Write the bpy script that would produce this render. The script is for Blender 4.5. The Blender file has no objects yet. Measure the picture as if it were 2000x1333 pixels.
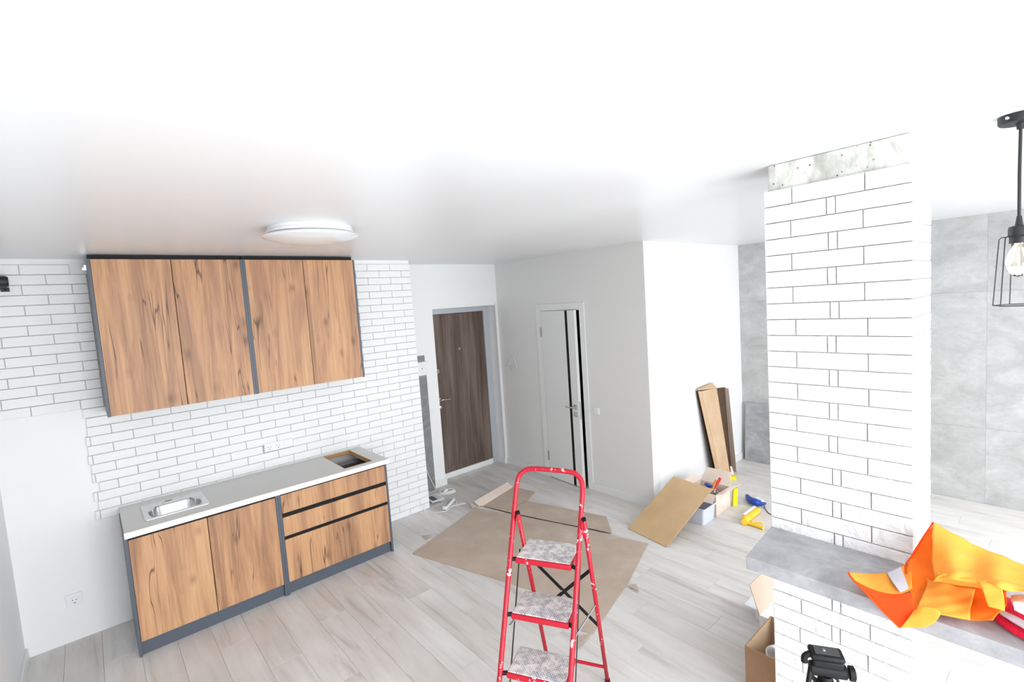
import bpy, bmesh, math, random
from mathutils import Vector, Matrix
R = random.Random(7)
C = bpy.context.scene.collection
scn = bpy.context.scene
# ------------------------------------------------------------------ camera
F, YAW, PITCH, ROLL, H = 961.0, 49.151, 4.648, -3.827, 2.146
def _axes():
    y, p, r = map(math.radians, (YAW, PITCH, ROLL))
    f = Vector((math.cos(y)*math.cos(p), math.sin(y)*math.cos(p), -math.sin(p)))
    ri = Vector((math.sin(y), -math.cos(y), 0)); up = ri.cross(f)
    return ri*math.cos(r)+up*math.sin(r), -ri*math.sin(r)+up*math.cos(r), f
CR, CU, CF_ = _axes()
def ray(u, v): return CF_ + CR*(u-1000)/F - CU*(v-666.5)/F
def pt(u, v, ax, val):
    """world point seen at (u, v) of the photo on the plane axis=val"""
    o = Vector((0, 0, H)); d = ray(u, v)
    return o + d*((val-o[ax])/d[ax])
cam = bpy.data.objects.new('camera', bpy.data.cameras.new('camera')); C.objects.link(cam)
cam.data.sensor_width = 36; cam.data.lens = F*36/2000; cam.data.clip_start = 0.05
m = Matrix((CR, CU, -CF_)).transposed().to_4x4(); m.translation = (0, 0, H); cam.matrix_world = m
scn.camera = cam
# ------------------------------------------------------------------ light
scn.view_settings.view_transform = 'Standard'; scn.view_settings.look = 'None'
scn.view_settings.gamma = 1; scn.view_settings.use_curve_mapping = False
scn.view_settings.exposure = -0.50
wd = bpy.data.worlds.new('sky'); scn.world = wd; wd.use_nodes = True
wd.node_tree.nodes['Background'].inputs[0].default_value = (0.86, 0.93, 1.0, 1)
wd.node_tree.nodes['Background'].inputs[1].default_value = 2.5
def area(name, loc, direction, sx, sy, power, col):
    l = bpy.data.lights.new(name, 'AREA'); l.shape = 'RECTANGLE'; l.size = sx; l.size_y = sy
    l.energy = power; l.color = col
    o = bpy.data.objects.new(name, l); C.objects.link(o); o.location = loc
    o.rotation_euler = Vector(direction).to_track_quat('-Z', 'Y').to_euler(); return o
YW = -1.5
area('window_daylight', (0.95, YW-0.12, 1.25), (0, 1, -0.50), 2.4, 2.2, 215, (0.945, 0.97, 1.0))
area('balcony_daylight', (4.3, YW-0.12, 1.25), (0, 1, -0.35), 2.8, 2.3, 140, (0.945, 0.97, 1.0))
# ------------------------------------------------------------------ materials
def new(name):
    m = bpy.data.materials.new(name); m.use_nodes = True
    nt = m.node_tree; return m, nt, nt.nodes['Principled BSDF']
def simple(name, col, rough=0.5, metal=0, bump=0, bscale=60, spec=None, trans=0):
    m, nt, b = new(name)
    b.inputs['Base Color'].default_value = (*col, 1); b.inputs['Roughness'].default_value = rough
    b.inputs['Metallic'].default_value = metal; b.inputs['Transmission Weight'].default_value = trans
    if spec is not None: b.inputs['Specular IOR Level'].default_value = spec
    if bump:
        co = nt.nodes.new('ShaderNodeTexCoord'); n = nt.nodes.new('ShaderNodeTexNoise'); n.inputs['Scale'].default_value = bscale
        n.inputs['Detail'].default_value = 4
        bp = nt.nodes.new('ShaderNodeBump'); bp.inputs['Strength'].default_value = bump; bp.inputs['Distance'].default_value = 0.01
        nt.links.new(co.outputs['Object'], n.inputs['Vector']); nt.links.new(n.outputs[0], bp.inputs['Height']); nt.links.new(bp.outputs[0], b.inputs['Normal'])
    return m
def coords(nt, scale, rnd=True, rot=(0, 0, 0)):
    co = nt.nodes.new('ShaderNodeTexCoord'); mp = nt.nodes.new('ShaderNodeMapping'); mp.inputs['Scale'].default_value = scale
    mp.inputs['Rotation'].default_value = rot
    src = co.outputs['Object']
    if rnd:
        oi = nt.nodes.new('ShaderNodeObjectInfo'); ml = nt.nodes.new('ShaderNodeMath'); ml.operation = 'MULTIPLY'; ml.inputs[1].default_value = 37.0
        ad = nt.nodes.new('ShaderNodeVectorMath'); ad.operation = 'ADD'
        nt.links.new(oi.outputs['Random'], ml.inputs[0]); nt.links.new(src, ad.inputs[0]); nt.links.new(ml.outputs[0], ad.inputs[1]); src = ad.outputs[0]
    nt.links.new(src, mp.inputs['Vector']); return mp.outputs[0]
def noise(nt, vec, scale, detail=4, rough=0.55, dist=0):
    n = nt.nodes.new('ShaderNodeTexNoise'); n.inputs['Scale'].default_value = scale; n.inputs['Detail'].default_value = detail
    n.inputs['Roughness'].default_value = rough; n.inputs['Distortion'].default_value = dist
    nt.links.new(vec, n.inputs['Vector']); return n.outputs[0]
def ramp(nt, fac, stops, interp='LINEAR'):
    r = nt.nodes.new('ShaderNodeValToRGB'); r.color_ramp.interpolation = interp
    e = r.color_ramp.elements
    while len(e) < len(stops): e.new(0.5)
    for i, (p, c) in enumerate(stops):
        e[i].position = p; e[i].color = (*c, 1) if len(c) == 3 else c
    nt.links.new(fac, r.inputs[0]); return r.outputs[0]
def mixc(nt, fac, a, b, mode='MIX'):
    x = nt.nodes.new('ShaderNodeMix'); x.data_type = 'RGBA'; x.blend_type = mode
    for s, v in ((x.inputs[0], fac), (x.inputs[6], a), (x.inputs[7], b)):
        if isinstance(v, (int, float)): s.default_value = v
        elif isinstance(v, tuple): s.default_value = (*v, 1)
        else: nt.links.new(v, s)
    return x.outputs[2]
def bumpn(nt, b, h, strength, dist=0.01):
    bp = nt.nodes.new('ShaderNodeBump'); bp.inputs['Strength'].default_value = strength; bp.inputs['Distance'].default_value = dist
    nt.links.new(h, bp.inputs['Height']); nt.links.new(bp.outputs[0], b.inputs['Normal'])
def s2l(*c):
    return tuple((x/255/12.92 if x/255 <= .04045 else ((x/255+.055)/1.055)**2.4) for x in c)
M = {}
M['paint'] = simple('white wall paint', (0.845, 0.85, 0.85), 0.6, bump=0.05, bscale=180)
M['paint_shade'] = simple('white wall paint with shade toned in', (0.775, 0.775, 0.765), 0.6, bump=0.05, bscale=180)  # white paint greyed, the bathroom wall's dimmer light put into its colour
M['ceiling'] = simple('satin stretch ceiling', (0.83, 0.84, 0.85), 0.33, spec=0.6)
M['plastic'] = simple('white plastic', (0.82, 0.83, 0.84), 0.35)
M['plastic_hole'] = simple('socket dark', (0.03, 0.03, 0.03), 0.6)
M['slate'] = simple('slate grey board', s2l(82, 90, 101), 0.45)
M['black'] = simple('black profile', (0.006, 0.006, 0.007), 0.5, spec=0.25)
M['blackmetal'] = simple('black metal', (0.010, 0.011, 0.012), 0.45)
M['mortar_pillar'] = simple('taupe tile adhesive', (0.34, 0.325, 0.30), 0.9)
M['mortar'] = simple('grey tile adhesive', (0.56, 0.56, 0.56), 0.9, bump=0.3, bscale=90)
M['chrome'] = simple('brushed steel', (0.62, 0.62, 0.62), 0.16, metal=1)
M['silver'] = simple('silver painted metal', (0.50, 0.53, 0.56), 0.4, metal=0.2)
M['chip'] = simple('raw chipboard', s2l(190, 150, 100), 0.8, bump=0.4, bscale=150)
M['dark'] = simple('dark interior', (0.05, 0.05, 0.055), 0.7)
M['worktop'] = simple('pale grey worktop', s2l(214, 213, 210), 0.35)
M['worktop_edge'] = simple('white edging', (0.85, 0.85, 0.84), 0.35)
M['white_gloss'] = simple('white door film', (0.80, 0.81, 0.80), 0.35)
M['hinge'] = simple('dull grey steel', (0.22, 0.22, 0.21), 0.5)
M['yellow'] = simple('yellow plastic', s2l(250, 200, 50), 0.4)
M['lemon'] = simple('lemon yellow plastic', s2l(245, 230, 20), 0.45)
M['blue'] = simple('blue plastic', s2l(12, 60, 160), 0.4)
M['redplastic'] = simple('red plastic', s2l(215, 45, 50), 0.4)
M['orangeplastic'] = simple('orange plastic', s2l(230, 150, 60), 0.4)
M['lilac'] = simple('translucent grey plastic', s2l(205, 210, 225), 0.35)
M['label'] = simple('white paper label', (0.85, 0.85, 0.85), 0.7)
M['pink'] = simple('crimson knit', s2l(225, 10, 60), 0.85, bump=0.6, bscale=300)
M['reflect'] = simple('grey reflective tape', s2l(176, 172, 178), 0.35)
M['ragwhite'] = simple('white cotton rag', (0.8, 0.8, 0.82), 0.9, bump=0.4, bscale=80)
M['cord'] = simple('white cable', (0.78, 0.78, 0.76), 0.5)
M['greycord'] = simple('dark grey cable', (0.12, 0.12, 0.12), 0.6)
def oak():
    m, nt, b = new('knotty oak laminate')
    v = coords(nt, (1, 1, 1))
    # slow warp of the vertical grain
    mp = nt.nodes.new('ShaderNodeMapping'); mp.inputs['Scale'].default_value = (8, 8, 0.55); nt.links.new(v, mp.inputs['Vector'])
    g1 = noise(nt, mp.outputs[0], 1.0, 8, 0.66, 0.7)
    mp2 = nt.nodes.new('ShaderNodeMapping'); mp2.inputs['Scale'].default_value = (60, 60, 2.2); nt.links.new(v, mp2.inputs['Vector'])
    g2 = noise(nt, mp2.outputs[0], 1.0, 5, 0.6, 0.4)
    base = ramp(nt, g1, [(0.28, s2l(136, 102, 78)), (0.42, s2l(172, 128, 96)), (0.54, s2l(200, 153, 112)), (0.70, s2l(211, 167, 124))])
    fine = ramp(nt, g2, [(0.3, (0.66, 0.63, 0.61)), (0.58, (1, 1, 1))])
    c = mixc(nt, 0.6, base, fine, 'MULTIPLY')
    # thin dark cracks that follow the grain
    mp3 = nt.nodes.new('ShaderNodeMapping'); mp3.inputs['Scale'].default_value = (13, 13, 0.7); nt.links.new(v, mp3.inputs['Vector'])
    g3 = noise(nt, mp3.outputs[0], 1.0, 2, 0.5, 0.35)
    ln = ramp(nt, g3, [(0.0, (0, 0, 0)), (0.488, (0, 0, 0)), (0.500, (1, 1, 1)), (0.512, (0, 0, 0)), (1, (0, 0, 0))])
    mp4 = nt.nodes.new('ShaderNodeMapping'); mp4.inputs['Scale'].default_value = (4, 4, 2.0); mp4.inputs['Location'].default_value = (5, 3, 1); nt.links.new(v, mp4.inputs['Vector'])
    g4 = noise(nt, mp4.outputs[0], 1.0, 2)
    msk = ramp(nt, g4, [(0.49, (0, 0, 0)), (0.56, (1, 1, 1))])
    lm = mixc(nt, 1.0, ln, msk, 'MULTIPLY')
    sc = nt.nodes.new('ShaderNodeMath'); sc.operation = 'MULTIPLY'; sc.inputs[1].default_value = 0.9; nt.links.new(lm, sc.inputs[0])
    c = mixc(nt, sc.outputs[0], c, s2l(70, 48, 34))
    # knots
    mp5 = nt.nodes.new('ShaderNodeMapping'); mp5.inputs['Scale'].default_value = (6.5, 6.5, 3.6); nt.links.new(v, mp5.inputs['Vector'])
    vo = nt.nodes.new('ShaderNodeTexVoronoi'); vo.inputs['Scale'].default_value = 1.0; nt.links.new(mp5.outputs[0], vo.inputs['Vector'])
    ad = nt.nodes.new('ShaderNodeMath'); ad.operation = 'MULTIPLY_ADD'; ad.inputs[1].default_value = 0.25
    nt.links.new(g1, ad.inputs[0]); nt.links.new(vo.outputs['Distance'], ad.inputs[2])
    kn = ramp(nt, ad.outputs[0], [(0.16, (1, 1, 1)), (0.25, (0.35, 0.35, 0.35)), (0.34, (0, 0, 0))])
    ks = nt.nodes.new('ShaderNodeMath'); ks.operation = 'MULTIPLY'; ks.inputs[1].default_value = 0.6; nt.links.new(kn, ks.inputs[0])
    c = mixc(nt, ks.outputs[0], c, s2l(96, 66, 46))
    nt.links.new(c, b.inputs['Base Color']); b.inputs['Roughness'].default_value = 0.48
    bumpn(nt, b, g2, 0.08, 0.003); return m
M['oak'] = oak()
def walnut():
    m, nt, b = new('dark walnut film')
    v = coords(nt, (1, 1, 1), False)
    mp = nt.nodes.new('ShaderNodeMapping'); mp.inputs['Scale'].default_value = (16, 16, 0.9); nt.links.new(v, mp.inputs['Vector'])
    g = noise(nt, mp.outputs[0], 1.0, 6, 0.62, 0.5)
    c = ramp(nt, g, [(0.3, s2l(66, 50, 42)), (0.5, s2l(98, 82, 73)), (0.7, s2l(124, 108, 98))])
    nt.links.new(c, b.inputs['Base Color']); b.inputs['Roughness'].default_value = 0.5; return m
M['walnut'] = walnut()
def planks():
    m, nt, b = new('greige laminate')
    v = coords(nt, (1, 1, 1))
    mp = nt.nodes.new('ShaderNodeMapping'); mp.inputs['Scale'].default_value = (14, 1.3, 14); nt.links.new(v, mp.inputs['Vector'])
    g = noise(nt, mp.outputs[0], 1.0, 5, 0.6, 0.6)
    mp2 = nt.nodes.new('ShaderNodeMapping'); mp2.inputs['Scale'].default_value = (4, 1.6, 4); nt.links.new(v, mp2.inputs['Vector'])
    g2 = noise(nt, mp2.outputs[0], 1.0, 3, 0.5, 0.4)
    c = ramp(nt, g, [(0.25, s2l(192, 188, 185)), (0.42, s2l(221, 218, 215)), (0.7, s2l(232, 230, 228))])
    c2 = ramp(nt, g2, [(0.3, s2l(234, 229, 225)), (0.65, (1, 1, 1))])
    c = mixc(nt, 0.8, c, c2, 'MULTIPLY')
    oi = nt.nodes.new('ShaderNodeObjectInfo'); pr = ramp(nt, oi.outputs['Random'], [(0, (0.96, 0.955, 0.95)), (1, (1, 1, 1))])
    c = mixc(nt, 1.0, c, pr, 'MULTIPLY')
    nt.links.new(c, b.inputs['Base Color']); b.inputs['Roughness'].default_value = 0.42
    bumpn(nt, b, g, 0.06, 0.003); return m
M['plank'] = planks()
def concrete(name, c0, c1, c2, sc=2.4):
    m, nt, b = new(name)
    v = coords(nt, (1, 1, 1.5))
    g = noise(nt, v, sc, 8, 0.66, 0.6); g2 = noise(nt, v, sc*4, 6, 0.7, 1.0)
    c = ramp(nt, g, [(0.3, c0), (0.5, c1), (0.7, c2)])
    f = ramp(nt, g2, [(0.35, (0.86, 0.86, 0.86)), (0.62, (1, 1, 1))])
    c = mixc(nt, 0.8, c, f, 'MULTIPLY')
    nt.links.new(c, b.inputs['Base Color']); b.inputs['Roughness'].default_value = 0.6; return m
M['concrete'] = concrete('grey concrete-look panel', s2l(168, 169, 167), s2l(184, 185, 183), s2l(200, 201, 199), 3.2)
M['slab'] = concrete('grey stone-look slab', s2l(140, 140, 143), s2l(160, 160, 163), s2l(182, 182, 185), 5)
M['darkstrip'] = concrete('dark grey plaster', s2l(118, 120, 118), s2l(134, 136, 134), s2l(150, 152, 150), 7)
def brickmat(name, bs):
    m, nt, b = new(name)
    v = coords(nt, (1, 1, 1))
    g = noise(nt, v, 9, 6, 0.6, 1.5); g2 = noise(nt, v, 45, 5, 0.6, 0.8)
    ad = nt.nodes.new('ShaderNodeMath'); ad.operation = 'MULTIPLY_ADD'; ad.inputs[1].default_value = 0.3
    nt.links.new(g2, ad.inputs[0]); nt.links.new(g, ad.inputs[2])
    b.inputs['Base Color'].default_value = (0.84, 0.84, 0.835, 1); b.inputs['Roughness'].default_value = 0.7
    bumpn(nt, b, ad.outputs[0], bs, 0.025); return m
M['brick'] = brickmat('white textured gypsum brick', 0.65)
M['brick_smooth'] = brickmat('white smooth gypsum brick', 0.22)
def rawconc():
    m, nt, b = new('bare pitted concrete')
    v = coords(nt, (1, 1, 0.5), False)
    g = noise(nt, v, 9, 6, 0.6, 0.5)
    c = ramp(nt, g, [(0.33, s2l(176, 176, 168)), (0.5, s2l(214, 214, 208)), (0.7, s2l(232, 232, 228))])
    vo = nt.nodes.new('ShaderNodeTexVoronoi'); vo.inputs['Scale'].default_value = 42; nt.links.new(coords(nt, (1, 1, 1), False), vo.inputs['Vector'])
    g3 = noise(nt, v, 5, 2)
    pit = ramp(nt, vo.outputs['Distance'], [(0.10, (1, 1, 1)), (0.18, (0, 0, 0))])
    gm = ramp(nt, g3, [(0.46, (0, 0, 0)), (0.52, (1, 1, 1))])
    c = mixc(nt, mixc(nt, 1.0, pit, gm, 'MULTIPLY'), c, s2l(60, 60, 56))
    c = mixc(nt, ramp(nt, noise(nt, v, 3.5, 5, 0.7), [(0.52, (0, 0, 0)), (0.62, (0.6, 0.6, 0.6))]), c, s2l(150, 150, 142))
    nt.links.new(c, b.inputs['Base Color']); b.inputs['Roughness'].default_value = 0.85
    bumpn(nt, b, g, 0.4); return m
M['rawconc'] = rawconc()
def card(name, a, bcol, c3):
    m, nt, b = new(name)
    v = coords(nt, (1, 1, 1), False)
    g = noise(nt, v, 3.5, 5, 0.6, 0.3)
    c = ramp(nt, g, [(0.3, a), (0.55, bcol), (0.75, c3)])
    nt.links.new(c, b.inputs['Base Color']); b.inputs['Roughness'].default_value = 0.8
    bumpn(nt, b, g, 0.1); return m
M['card_floor'] = card('dusty cardboard', s2l(180, 162, 146), s2l(192, 175, 159), s2l(206, 190, 176))
M['card'] = card('brown cardboard', s2l(196, 164, 130), s2l(208, 178, 146), s2l(216, 188, 158))
M['card_pale'] = card('pale cardboard', s2l(216, 198, 184), s2l(224, 208, 194), s2l(230, 216, 204))
M['card_dark'] = card('inner cardboard', s2l(150, 114, 84), s2l(164, 128, 96), s2l(174, 138, 106))
M['card_mid'] = card('light brown cardboard', s2l(200, 178, 160), s2l(208, 186, 168), s2l(216, 194, 178))
M['card_shade'] = card('cardboard with shade painted in', s2l(76, 57, 41), s2l(86, 65, 47), s2l(98, 75, 54))
M['hardboard'] = card('tan hardboard', s2l(200, 168, 126), s2l(208, 176, 134), s2l(214, 184, 142))
def redpaint():
    m, nt, b = new('chipped red enamel')
    v = coords(nt, (1, 1, 1))
    g = noise(nt, v, 38, 3, 0.6, 0.3); g2 = noise(nt, v, 5, 2)
    ad = nt.nodes.new('ShaderNodeMath'); ad.operation = 'MULTIPLY_ADD'; ad.inputs[1].default_value = 0.55
    nt.links.new(g2, ad.inputs[0]); nt.links.new(g, ad.inputs[2])
    k = ramp(nt, ad.outputs[0], [(0.945, (0, 0, 0)), (0.96, (1, 1, 1))])
    c = mixc(nt, k, s2l(182, 14, 42), s2l(238, 226, 228))
    nt.links.new(c, b.inputs['Base Color']); b.inputs['Roughness'].default_value = 0.35; return m
M['red'] = redpaint()
def treadmat():
    m, nt, b = new('ribbed step pad under paint dust')
    v = coords(nt, (1, 1, 1), False)
    th = 0.478
    mp = nt.nodes.new('ShaderNodeMapping'); mp.inputs['Rotation'].default_value = (0, 0, -th); nt.links.new(v, mp.inputs['Vector'])
    br = nt.nodes.new('ShaderNodeTexBrick'); nt.links.new(mp.outputs[0], br.inputs['Vector'])
    br.inputs['Scale'].default_value = 26; br.inputs['Mortar Size'].default_value = 0.055; br.inputs['Brick Width'].default_value = 0.42; br.inputs['Row Height'].default_value = 0.22
    br.inputs['Color1'].default_value = (1, 1, 1, 1); br.inputs['Color2'].default_value = (0.9, 0.9, 0.9, 1); br.inputs['Mortar'].default_value = (0, 0, 0, 1)
    g = noise(nt, v, 14, 5, 0.65, 0.4)
    dust = ramp(nt, g, [(0.35, s2l(196, 194, 198)), (0.5, s2l(218, 215, 214)), (0.66, s2l(238, 236, 232))])
    c = mixc(nt, 1.0, dust, ramp(nt, br.outputs['Color'], [(0, (0.42, 0.42, 0.46)), (1, (1, 1, 1))]), 'MULTIPLY')
    c = mixc(nt, ramp(nt, noise(nt, v, 24, 6, 0.75), [(0.45, (0, 0, 0)), (0.58, (0.8, 0.8, 0.8))]), c, s2l(232, 230, 226))
    nt.links.new(c, b.inputs['Base Color']); b.inputs['Roughness'].default_value = 0.7
    bumpn(nt, b, br.outputs['Color'], 0.5, 0.003); return m
M['tread'] = treadmat()
def cloth(name, col, col2):
    m, nt, b = new(name)
    out = nt.nodes['Material Output']
    b.inputs['Base Color'].default_value = (*col, 1); b.inputs['Roughness'].default_value = 0.8
    tl = nt.nodes.new('ShaderNodeBsdfTranslucent'); tl.inputs[0].default_value = (*col2, 1)
    mx = nt.nodes.new('ShaderNodeMixShader'); mx.inputs[0].default_value = 0.4
    nt.links.new(b.outputs[0], mx.inputs[1]); nt.links.new(tl.outputs[0], mx.inputs[2]); nt.links.new(mx.outputs[0], out.inputs[0])
    bw = noise(nt, coords(nt, (1, 1, 1), False), 700, 1); bumpn(nt, b, bw, 0.2, 0.002); return m
M['vest'] = cloth('fluorescent orange fabric', s2l(255, 182, 72), s2l(255, 200, 95))
M['vest_mid'] = cloth('orange fabric, single layer', s2l(255, 138, 30), s2l(255, 150, 40))
M['vest_trim'] = cloth('deep orange binding', s2l(250, 90, 20), s2l(250, 110, 30))
def glassmat(name, col, rough=0.0, alpha=None):
    m, nt, b = new(name)
    b.inputs['Base Color'].default_value = (*col, 1); b.inputs['Roughness'].default_value = rough
    b.inputs['Transmission Weight'].default_value = 1; b.inputs['IOR'].default_value = 1.45
    return m
M['glass'] = glassmat('amber bulb glass', (1.0, 0.95, 0.88))
M['film'] = glassmat('clear plastic wrap', (0.97, 0.97, 0.98), 0.15)
def emis(name, col, s):
    m, nt, b = new(name); b.inputs['Base Color'].default_value = (*col, 1)
    b.inputs['Emission Color'].default_value = (*col, 1); b.inputs['Emission Strength'].default_value = s; return m
M['filament'] = emis('glowing filament', (1.0, 0.72, 0.35), 6.0)
M['bowl'] = simple('frosted glass bowl', (0.80, 0.80, 0.80), 0.18, spec=0.7)
# ------------------------------------------------------------------ mesh helpers
class MB:
    def __init__(s): s.v = []; s.f = []
    def add(s, vs, fs):
        n = len(s.v); s.v += [tuple(v) for v in vs]; s.f += [tuple(i+n for i in f) for f in fs]; return s
    def box(s, x0, x1, y0, y1, z0, z1, ch=0.0):
        if ch <= 0:
            vs = [(x, y, z) for x in (x0, x1) for y in (y0, y1) for z in (z0, z1)]
            return s.add(vs, [(0, 1, 3, 2), (4, 6, 7, 5), (0, 4, 5, 1), (2, 3, 7, 6), (0, 2, 6, 4), (1, 5, 7, 3)])
        bm = bmesh.new(); bmesh.ops.create_cube(bm, size=1)
        for v in bm.verts: v.co = Vector(((x0+x1)/2+v.co.x*(x1-x0), (y0+y1)/2+v.co.y*(y1-y0), (z0+z1)/2+v.co.z*(z1-z0)))
        bmesh.ops.bevel(bm, geom=bm.edges[:], offset=ch, segments=2, profile=0.6, affect='EDGES')
        bm.verts.index_update()
        s.add([v.co[:] for v in bm.verts], [[v.index for v in f.verts] for f in bm.faces]); bm.free(); return s
    def obox(s, c, ax, ay, az, hx, hy, hz):
        """box about c with half sizes along given axes"""
        c = Vector(c); vs = [c+ax*(hx*i)+ay*(hy*j)+az*(hz*k) for i in (-1, 1) for j in (-1, 1) for k in (-1, 1)]
        return s.add(vs, [(0, 1, 3, 2), (4, 6, 7, 5), (0, 4, 5, 1), (2, 3, 7, 6), (0, 2, 6, 4), (1, 5, 7, 3)])
    def prism(s, pts, d):
        """closed polygon pts (3D) extruded by vector d"""
        n = len(pts); d = Vector(d); a = [Vector(p) for p in pts]
        return s.add(a+[p+d for p in a], [tuple(range(n))[::-1], tuple(range(n, 2*n))]+[(i, (i+1) % n, (i+1) % n+n, i+n) for i in range(n)])
    def tube(s, pts, r, n=10, closed=False, cap=True):
        P = [Vector(p) for p in pts]; N = len(P); rings = []
        rr = r if isinstance(r, (list, tuple)) else [r]*N
        up = None; idx = len(s.v)
        for i, p in enumerate(P):
            a = P[(i-1) % N] if (closed or i > 0) else p; b_ = P[(i+1) % N] if (closed or i < N-1) else p
            t = (b_-a).normalized()
            if up is None:
                up = Vector((0, 0, 1)) if abs(t.z) < 0.9 else Vector((1, 0, 0))
            side = t.cross(up)
            if side.length < 1e-4: side = t.cross(Vector((0, 1, 0)))
            side.normalize(); up = side.cross(t).normalized()
            for k in range(n):
                an = 2*math.pi*k/n; s.v.append(tuple(p+(side*math.cos(an)+up*math.sin(an))*rr[i]))
        for i in range(N if closed else N-1):
            j = (i+1) % N
            for k in range(n):
                s.f.append((idx+i*n+k, idx+i*n+(k+1) % n, idx+j*n+(k+1) % n, idx+j*n+k))
        if cap and not closed:
            s.f.append(tuple(idx+k for k in range(n))[::-1]); s.f.append(tuple(idx+(N-1)*n+k for k in range(n)))
        return s
    def lathe(s, prof, c=(0, 0, 0), ax=None, n=32):
        """prof: (radius, height) pairs about axis"""
        az = Vector(ax or (0, 0, 1)).normalized(); a1 = az.orthogonal().normalized(); a2 = az.cross(a1); c = Vector(c)
        idx = len(s.v)
        for r, h in prof:
            for k in range(n):
                an = 2*math.pi*k/n; s.v.append(tuple(c+az*h+(a1*math.cos(an)+a2*math.sin(an))*max(r, 1e-5)))
        for i in range(len(prof)-1):
            for k in range(n):
                s.f.append((idx+i*n+k, idx+i*n+(k+1) % n, idx+(i+1)*n+(k+1) % n, idx+(i+1)*n+k))
        s.f.append(tuple(idx+k for k in range(n))[::-1]); s.f.append(tuple(idx+(len(prof)-1)*n+k for k in range(n)))
        return s
def link(name, mb, mat, parent=None, smooth=False, origin=None, props=None):
    """one mesh object; its vertices are world coordinates, its origin the parent's (or given) point"""
    if origin is None:
        n = len(mb.v); origin = Vector([sum(v[i] for v in mb.v)/n for i in range(3)]) if parent is not None or True else Vector()
    origin = Vector(origin)
    me = bpy.data.meshes.new(name); me.from_pydata([tuple(Vector(v)-origin) for v in mb.v], [], mb.f); me.update()
    bm = bmesh.new(); bm.from_mesh(me); bmesh.ops.recalc_face_normals(bm, faces=bm.faces); bm.to_mesh(me); bm.free()
    mats = mat if isinstance(mat, list) else [mat]
    for mm in mats: me.materials.append(mm)
    if smooth:
        for p in me.polygons: p.use_smooth = True
        if smooth != 'full':
            try: me.set_sharp_from_angle(angle=math.radians(38))
            except Exception: pass
    o = bpy.data.objects.new(name, me); C.objects.link(o)
    put(o, origin, parent)
    for k, v in (props or {}).items(): o[k] = v
    return o
WORLD = {}
def put(o, origin, parent):
    WORLD[o.name] = Vector(origin)
    if parent is not None:
        o.parent = parent; o.location = Vector(origin)-WORLD[parent.name]
    else: o.location = origin
def thing(name, label, cat, loc, group=None):
    o = bpy.data.objects.new(name, None); o.empty_display_size = 0.1; C.objects.link(o); put(o, Vector(loc), None)
    o['label'] = label; o['category'] = cat
    if group: o['group'] = group
    return o
def tag(o, label, cat, group=None):
    o['label'] = label; o['category'] = cat
    if group: o['group'] = group
    return o
def struct(name, mb, mat, **k):
    o = link(name, mb, mat, **k); o['kind'] = 'structure'; return o
def spline(P, n=6, closed=False):
    P = [Vector(p) for p in P]; out = []; N = len(P)
    for i in range(N if closed else N-1):
        g = (lambda k: P[k % N]) if closed else (lambda k: P[min(max(k, 0), N-1)])
        a, b_, c, d = g(i-1), g(i), g(i+1), g(i+2)
        for t in range(n):
            t /= n
            out.append(0.5*((2*b_)+(c-a)*t+(2*a-5*b_+4*c-d)*t*t+(3*b_-a-3*c+d)*t**3))
    if not closed: out.append(P[-1])
    return out
# ------------------------------------------------------------------ room
K, CE, D, E_, W, G = 4.52, 2.631, 4.072, 4.954, 2.72, 6.065
XL, KE = -0.508, 2.590
P0 = 2.18
WY = K+0.012                                    # the plastered face behind the thin bricks
fl = struct('floor', MB().box(XL-0.15, G+0.15, YW-0.15, 5.35, -0.12, -0.012), M['mortar'])
# planks, each its own board, laid along the kitchen-to-window direction
pw, pl = 0.192, 1.285
cache = {}
def plank_mesh(w, l):
    key = (round(w, 3), round(l, 3))
    if key not in cache:
        g = 0.0005
        mb = MB(); x0, x1, y0, y1 = g, w-g, g, l-g; c = 0.0009
        mb.v = [(x0, y0, -0.012), (x1, y0, -0.012), (x1, y1, -0.012), (x0, y1, -0.012), (x0, y0, -c), (x1, y0, -c), (x1, y1, -c), (x0, y1, -c),
                (x0+c, y0+c, 0), (x1-c, y0+c, 0), (x1-c, y1-c, 0), (x0+c, y1-c, 0)]
        mb.f = [(3, 2, 1, 0), (8, 9, 10, 11)]+[(i, (i+1) % 4, (i+1) % 4+4, i+4) for i in range(4)]+[(i+4, (i+1) % 4+4, (i+1) % 4+8, i+8) for i in range(4)]
        me = bpy.data.meshes.new('plank'); me.from_pydata(mb.v, [], mb.f); me.materials.append(M['plank']); cache[key] = me
    return cache[key]
x = XL; i = 0
while x < G-0.01:
    w = min(pw, G-x); off = [0.0, 0.43, 0.86, 0.2, 0.65][i % 5]
    ymax = 5.14 if 2.7 < x+w/2 < D+0.1 else (K+0.02 if x < 2.7 else W+0.02)
    if x+w/2 >= D+0.1: ymax = W+0.02
    y = YW-off
    while y < ymax:
        a, b_ = max(y, YW), min(y+pl, ymax)
        if b_-a > 0.004:
            o = bpy.data.objects.new('plank', plank_mesh(w, b_-a)); C.objects.link(o); put(o, (x, a, 0), fl)
        y += pl
    x += pw; i += 1
struct('ceiling', MB().box(XL-0.15, G+0.15, YW-0.15, 5.35, CE, CE+0.12), M['ceiling'])
wk = struct('wall_kitchen', MB().box(XL-0.15, KE-0.006, WY, E_+0.02, 0, CE+0.02), M['paint'])
struct('wall_left', MB().box(XL-0.12, XL, YW-0.15, K+0.1, 0, CE+0.02), M['paint'])
struct('baseboard_left', MB().box(XL, XL+0.014, YW, WY-0.001, 0.0, 0.07, 0.003), M['white_gloss'])
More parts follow.
